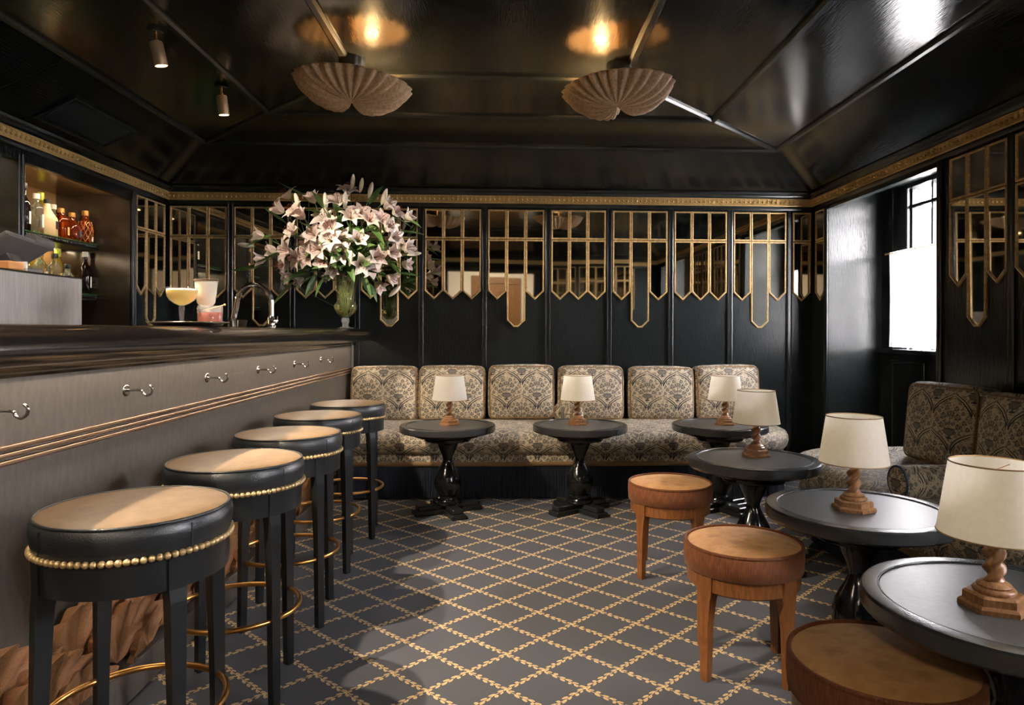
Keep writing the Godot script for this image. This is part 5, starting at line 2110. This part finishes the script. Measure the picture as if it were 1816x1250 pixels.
# ---------------------------------------------------------------- lilies
func build_lilies() -> void:
	var V := Vector3(-1.14, BAR_TOP, 0.9)
	var vase := thing("glass_vase", "tall footed glass vase with greenish water holding the lilies", "vase", V)
	var st := S()
	lathe(st, [Vector2(0, 0), Vector2(0.058, 0), Vector2(0.06, 0.003), Vector2(0.03, 0.009), Vector2(0.021, 0.014), Vector2(0.02, 0.034), Vector2(0.026, 0.042), Vector2(0.0305, 0.055), Vector2(0.026, 0.068), Vector2(0.02, 0.076)], 36, Vector3.ZERO, 60)
	put("foot", st, M.clear_glass, vase)
	st = S()
	lathe(st, [Vector2(0.02, 0.076), Vector2(0.036, 0.084), Vector2(0.058, 0.104), Vector2(0.074, 0.13), Vector2(0.08, 0.15), Vector2(0.077, 0.166), Vector2(0.066, 0.176), Vector2(0.058, 0.19), Vector2(0.058, 0.215), Vector2(0.064, 0.265), Vector2(0.077, 0.32), Vector2(0.095, 0.375)], 44, Vector3.ZERO, 60)
	put("bowl", st, M.vase_glass, vase)
	st = S()
	lathe(st, [Vector2(0, 0.08), Vector2(0.018, 0.08), Vector2(0.034, 0.087), Vector2(0.055, 0.106), Vector2(0.071, 0.131), Vector2(0.0765, 0.15), Vector2(0.074, 0.164), Vector2(0, 0.166)], 44, Vector3.ZERO, 60)
	put("water", st, M.vase_water, vase)

	var open := [lily(1.0, 1, 0.35), lily(0.9, 3, 1.0)]
	var half := [lily(0.42, 2, 0.3), lily(0.36, 4, 0.9)]
	var bud := lily_bud()
	var stamens := lily_stamens()
	var leaf := [lily_leaf(0.25, 1.15), lily_leaf(-0.5, 1.35), lily_leaf(0.8, 1.05)]
	var words := ["lily stem reaching lowest on the left of the bouquet", "lily stem with pink flowers spreading left above the tap", "lily stem with small flowers low in front of the bouquet", "lily stem with pale pink star flowers on the upper left",
		"lily stem with flowers and buds at the top left", "lily stem with wide open flower left of the bouquet's middle", "lily stem with flowers in the middle front of the bouquet", "tallest lily stem with closed white buds at the top",
		"lily stem with white flowers and a bud, upper right of centre", "lily stem with white flowers right of the middle", "lily stem reaching highest on the right side", "lily stem with white flowers low right of the vase",
		"lily stem reaching farthest right over the mirror", "lily stem drooping below the rim on the right of the vase"]
	var r := RandomNumberGenerator.new()
	r.seed = 77
	for k in LILIES.size():
		var F: Array = LILIES[k][0]
		var Lv: Array = LILIES[k][1]
		var ang := TAU * k / LILIES.size() + 0.5
		var foot := V + Vector3(cos(ang + 2.6) * 0.02, 0.085, sin(ang + 2.6) * 0.02)
		var o := thing("lily_stem", words[k], "lily", foot, 0.0, "lilies in the glass vase")
		var head := Vector3.ZERO
		for f in F:
			head += Vector3(f[0], f[1], f[2]) / F.size()
		var waist := V + Vector3(cos(ang) * 0.035, 0.2, sin(ang) * 0.035)
		var out_dir := head - V
		out_dir.y = 0
		var mouth := V + out_dir.limit_length(0.07) + Vector3(0, 0.385, 0)
		var hub := mouth.lerp(head, 0.72)
		hub.y = maxf(hub.y, 1.62)
		var path := curve([Vector3.ZERO, waist - foot, mouth - foot, mouth.lerp(hub, 0.5) + Vector3(0, 0.03, 0) - foot, hub - foot], 5)
		st = S(true)
		tube(st, path, 0.0042, 6)
		put("stem", st, M.stem_green, o)
		for f in F:
			var at := Vector3(f[0], f[1], f[2]) - foot
			var d := Vector3(f[4], f[5], f[6]).normalized()
			var kind: int = f[3]
			var size := 1.12 if kind == 0 else 1.06
			size *= r.randf_range(0.92, 1.12)
			var B := Basis(Quaternion(Vector3.UP, d)) * Basis(Vector3.UP, r.randf() * TAU)
			var base := at - d * 0.05 * size
			var fl := put_mesh("flower" if kind < 2 else "bud", bud if kind == 2 else [open, half][kind][1 if at.x + foot.x < -1.25 or r.randf() < 0.25 else 0], M.petal, o)
			fl.transform = Transform3D(B.scaled(Vector3(size, size, size)), base)
			if kind < 2:
				put_mesh("stamens", stamens, M.anther, fl)
			st = S(true)
			var h := hub - foot
			tube(st, curve([h, h.lerp(base, 0.5) + Vector3(0, 0.012, 0) - d * 0.01, base + d * 0.004], 4), 0.0026, 5)
			put("flower_stalk", st, M.stem_green, fl if false else o)
		for l in Lv:
			var at := Vector3(l[0], l[1], l[2]) - foot
			var d := Vector3(l[3], l[4], l[5]).normalized()
			var lf := put_mesh("leaf", leaf[r.randi() % 3], M.leaf, o)
			var B := Basis.looking_at(d, Vector3(r.randf_range(-0.7, 0.7), 1, r.randf_range(-0.3, 0.9)).normalized())
			var sc := r.randf_range(0.85, 1.2)
			lf.transform = Transform3D(B.scaled(Vector3(sc, sc, sc)), at - d * 0.07)
			# short stalk back to the stem
			st = S(true)
			var near: Vector3 = path[0]
			for q in path:
				if q.distance_to(lf.position) < near.distance_to(lf.position):
					near = q
			tube(st, curve([near, near.lerp(lf.position, 0.55) + Vector3(0, -0.01, 0), lf.position], 4), 0.0016, 4)
			put("leaf_stalk", st, M.stem_green, o)
		for extra in 7:
			var q: Vector3 = path[mini(11 + extra + (extra % 2), path.size() - 1)]
			var a := r.randf() * TAU
			var d := Vector3(cos(a), r.randf_range(-0.5, 0.7), absf(sin(a)) * 1.2 - 0.3).normalized()
			var lf := put_mesh("leaf", leaf[r.randi() % 3], M.leaf, o)
			lf.transform = Transform3D(Basis.looking_at(d, Vector3(0.2, 1, 0.4).normalized()), q)


# six petals round +y; spread 1 = fully open, small = trumpet
func lily(spread: float, seed_: int, blush: float) -> ArrayMesh:
	var st := S(true)
	var r := RandomNumberGenerator.new()
	r.seed = seed_
	st.set_smooth_group(0)
	for k in 6:
		var wide := 0.03 if k % 2 == 0 else 0.022
		var a := TAU * k / 6.0
		var B := Basis(Vector3.UP, a)
		var tilt := r.randf_range(0.88, 1.1)
		var rows := []
		var cols := []
		for i in 10:
			var u := i / 9.0
			var w := wide * pow(sin(PI * pow(clampf(u * 0.93 + 0.05, 0, 1), 0.8)), 0.8)
			var rad := 0.005 + (0.012 * u + 0.066 * pow(u, 1.7) * tilt) * lerpf(0.42, 1.0, spread)
			var y := 0.088 * u - 0.052 * pow(u, 2.6) * spread * tilt
			var row := []
			var col := []
			for j in 5:
				var v := j / 4.0 * 2 - 1
				var cup := 0.35 * w * (1 - v * v)
				var ruffle := 0.0018 * sin(u * 16.0 + k) * absf(v)
				row.append(B * Vector3(v * w, y + cup * -0.5 * spread + ruffle, rad + cup * 0.6))
				var pink := clampf((1 - absf(v)) * (0.75 - absf(u - 0.4)) * 1.1, 0, 1) * 0.75 + 0.12
				var c := Color(0.86, 0.8, 0.74).lerp(Color(0.76, 0.42, 0.4), pink * 0.75 * blush)
				c = c.lerp(Color(0.62, 0.68, 0.36), clampf(0.25 - u, 0, 1) * 3.0)
				col.append(c)
			rows.append(row)
			cols.append(col)
		for i in 9:
			for j in 4:
				for q in [[i, j], [i + 1, j + 1], [i + 1, j], [i, j], [i, j + 1], [i + 1, j + 1]]:
					st.set_color(cols[q[0]][q[1]])
					st.add_vertex(rows[q[0]][q[1]])
	return mesh_of(st)


func lily_bud() -> ArrayMesh:
	var st := S(true)
	var prof := [[0.003, 0.0], [0.009, 0.012], [0.0135, 0.035], [0.0145, 0.055], [0.012, 0.078], [0.006, 0.096], [0.0, 0.102]]
	for i in prof.size() - 1:
		for k in 18:
			for q in [[i, k], [i + 1, k + 1], [i, k + 1], [i, k], [i + 1, k], [i + 1, k + 1]]:
				var a: float = -TAU * q[1] / 18.0
				var p: Array = prof[q[0]]
				var rr: float = p[0] * (1.0 + 0.1 * cos(a * 3.0))
				var c := Color(0.62, 0.66, 0.36).lerp(Color(0.88, 0.83, 0.7), clampf(p[1] / 0.03, 0, 1))
				st.set_color(c)
				st.add_vertex(Vector3(cos(a) * rr, p[1], sin(a) * rr))
	return mesh_of(st)


func lily_stamens() -> ArrayMesh:
	var st := S(true)
	for k in 6:
		var a := TAU * k / 6.0 + 0.3
		var tip := Vector3(cos(a) * 0.022, 0.07, sin(a) * 0.022)
		tube(st, [Vector3(cos(a) * 0.003, 0.008, sin(a) * 0.003), Vector3(cos(a) * 0.01, 0.04, sin(a) * 0.01), tip], 0.0008, 4, false)
		tube(st, [tip - Vector3(sin(a), 0, -cos(a)) * 0.006, tip, tip + Vector3(sin(a), 0, -cos(a)) * 0.006], [0.0008, 0.0022, 0.0008], 5, false)
	tube(st, [Vector3(0, 0.005, 0), Vector3(0.002, 0.05, 0), Vector3(0, 0.08, 0.002)], 0.0013, 5)
	return mesh_of(st)


# blade along -z from the origin, bending by the given amount
func lily_leaf(bend: float, size: float) -> ArrayMesh:
	var st := S(true)
	var rows := []
	for i in 9:
		var u := i / 8.0
		var w := 0.02 * size * pow(sin(PI * pow(clampf(u * 0.96 + 0.03, 0, 1), 0.75)), 0.85)
		var L := 0.16 * size
		var y := -bend * 0.06 * u * u
		var row := []
		for j in 5:
			var v := j / 4.0 * 2 - 1
			row.append(Vector3(v * w, y + absf(v) * w * 0.35, -u * L * (1 - 0.08 * absf(bend) * u)))
		rows.append(row)
	sheet(st, rows)
	return mesh_of(st)


const LILIES := [
	[[[-1.53,1.56,0.98,1,-0.78,-0.38,0.5],[-1.57,1.64,0.98,0,-0.85,-0.17,0.5],[-1.75,1.69,0.9,1,-0.96,-0.06,0.26],[-1.83,1.79,0.89,2,-0.97,0.1,0.21]],
	[[-1.61,1.69,1.03,-0.75,-0.59,0.3],[-1.81,1.64,0.78,-0.95,-0.3,0.08],[-1.44,1.58,1.0,-0.82,-0.24,0.51]]],
	[[[-1.64,1.74,0.99,1,-0.89,0.06,0.45],[-1.45,1.68,1.08,0,-0.66,-0.05,0.75],[-1.51,1.73,1.12,0,-0.71,0.07,0.7],[-1.72,1.85,1.02,1,-0.88,0.24,0.41]],
	[[-1.71,1.83,0.92,-0.9,-0.39,0.21],[-1.36,1.63,1.04,-0.67,-0.24,0.7]]],
	[[[-1.36,1.69,1.12,0,-0.49,-0.03,0.87],[-1.2,1.61,1.04,1,-0.02,-0.37,0.93],[-1.25,1.66,1.12,1,-0.22,-0.14,0.97],[-1.36,1.76,1.1,0,-0.49,0.16,0.86]],
	[[-1.58,1.96,1.03,-0.82,0.45,0.35],[-1.47,1.76,1.02,-0.86,0.03,0.51]]],
	[[[-1.47,1.87,1.11,0,-0.63,0.35,0.69],[-1.57,2.03,1.05,1,-0.67,0.57,0.47],[-1.28,1.74,1.15,0,-0.31,0.1,0.95],[-1.47,2.02,1.06,0,-0.56,0.62,0.55]],
	[[-1.23,1.68,1.02,-0.07,-0.94,0.33]]],
	[[[-1.53,2.14,1.0,0,-0.55,0.74,0.38],[-1.32,1.85,1.13,0,-0.37,0.38,0.85],[-1.4,1.98,1.1,1,-0.46,0.59,0.66],[-1.43,2.07,1.05,2,-0.24,0.96,0.16]],
	[[-1.34,1.89,1.11,-0.58,0.44,0.69],[-1.45,2.14,0.95,-0.85,0.22,0.47],[-1.28,1.86,1.08,-0.29,-0.78,0.56]]],
	[[[-1.34,2.11,1.04,1,-0.28,0.8,0.53],[-1.25,1.97,1.1,0,-0.18,0.63,0.76],[-1.19,1.81,1.16,0,-0.06,0.29,0.96],[-1.2,1.9,1.13,0,-0.08,0.5,0.86]],
	[[-1.22,1.96,1.07,-0.13,0.67,0.73],[-1.3,2.0,1.05,-0.49,0.38,0.79],[-1.18,1.71,1.12,0.0,0.44,0.9],[-1.27,2.06,1.05,-0.32,0.61,0.72]]],
	[[[-1.22,2.06,1.13,2,-0.05,0.99,0.16],[-1.15,2.09,1.1,0,0.06,0.77,0.63],[-1.12,1.72,1.13,0,0.14,0.05,0.99],[-1.12,1.82,1.12,0,0.15,0.33,0.93]],
	[[-1.14,1.93,1.07,0.21,0.45,0.87],[-1.15,1.67,1.01,0.2,-0.8,0.57],[-1.13,1.87,1.07,0.27,0.36,0.89],[-1.15,2.02,1.12,0.09,0.48,0.87]]],
	[[[-1.1,2.18,1.01,0,0.21,0.87,0.44],[-1.1,2.07,1.1,2,0.09,0.98,0.16],[-1.08,2.22,0.97,2,0.15,0.98,0.16],[-1.02,2.2,0.97,2,0.2,0.97,0.16]],
	[]],
	[[[-1.05,1.98,1.12,0,0.29,0.62,0.73],[-0.95,2.16,1.0,2,0.26,0.95,0.16],[-0.99,2.01,1.07,0,0.42,0.66,0.62],[-0.86,2.12,0.98,2,0.35,0.92,0.15]],
	[[-1.03,1.88,1.11,0.6,-0.01,0.8],[-0.94,2.14,0.92,0.53,0.82,0.21],[-1.08,1.76,1.1,0.26,-0.81,0.52]]],
	[[[-0.92,1.96,1.1,0,0.53,0.53,0.66],[-0.99,1.81,1.16,1,0.4,0.27,0.87],[-1.06,1.68,1.1,2,0.17,0.96,0.21],[-0.82,2.08,0.98,1,0.68,0.63,0.37]],
	[[-0.91,1.88,1.07,0.68,-0.58,0.45],[-1.04,1.72,1.02,0.66,0.38,0.64]]],
	[[[-0.85,1.97,1.07,0,0.65,0.5,0.56],[-0.76,2.03,0.98,0,0.77,0.53,0.35],[-0.8,1.91,1.05,1,0.75,0.38,0.54],[-0.69,2.0,0.92,1,0.87,0.43,0.25]],
	[[-0.86,1.82,0.98,0.78,-0.54,0.31],[-0.95,1.8,1.02,0.59,-0.71,0.38],[-0.71,1.98,0.93,0.96,-0.18,0.22],[-1.07,1.61,1.07,0.37,-0.74,0.57],[-0.98,1.75,1.12,0.68,0.14,0.72],[-0.78,1.98,0.94,0.96,-0.12,0.26]]],
	[[[-0.75,1.84,1.08,0,0.8,0.23,0.56],[-0.98,1.64,1.07,0,0.57,-0.2,0.8],[-0.78,1.73,1.06,1,0.83,0.03,0.56],[-0.87,1.69,1.1,0,0.7,-0.05,0.71]],
	[[-0.7,1.88,0.96,0.97,-0.06,0.25]]],
	[[[-0.68,1.77,1.02,1,0.9,0.09,0.43],[-0.67,1.74,0.86,2,0.97,0.11,0.22],[-0.93,1.62,1.01,0,0.73,-0.25,0.63],[-0.7,1.66,0.93,1,0.95,-0.12,0.3]],
	[[-0.83,1.67,0.92,0.87,-0.43,0.25],[-0.73,1.61,0.7,1.0,-0.1,0.01],[-0.99,1.53,0.96,0.4,-0.88,0.24],[-0.91,1.56,0.88,0.82,-0.52,0.24]]],
	[[[-0.81,1.56,0.91,1,0.88,-0.36,0.31],[-0.82,1.48,0.79,2,0.71,0.65,0.26],[-0.9,1.5,0.87,1,0.79,-0.56,0.25],[-1.46,1.53,0.94,1,-0.68,-0.56,0.48]],
	[[-0.96,1.48,0.83,0.58,-0.81,0.14],[-1.38,1.54,1.02,-0.65,-0.5,0.57],[-1.35,1.52,0.98,-0.34,-0.88,0.34],[-1.27,1.53,1.02,-0.26,-0.76,0.6],[-1.59,1.48,0.76,-0.54,-0.84,0.05]]]
]
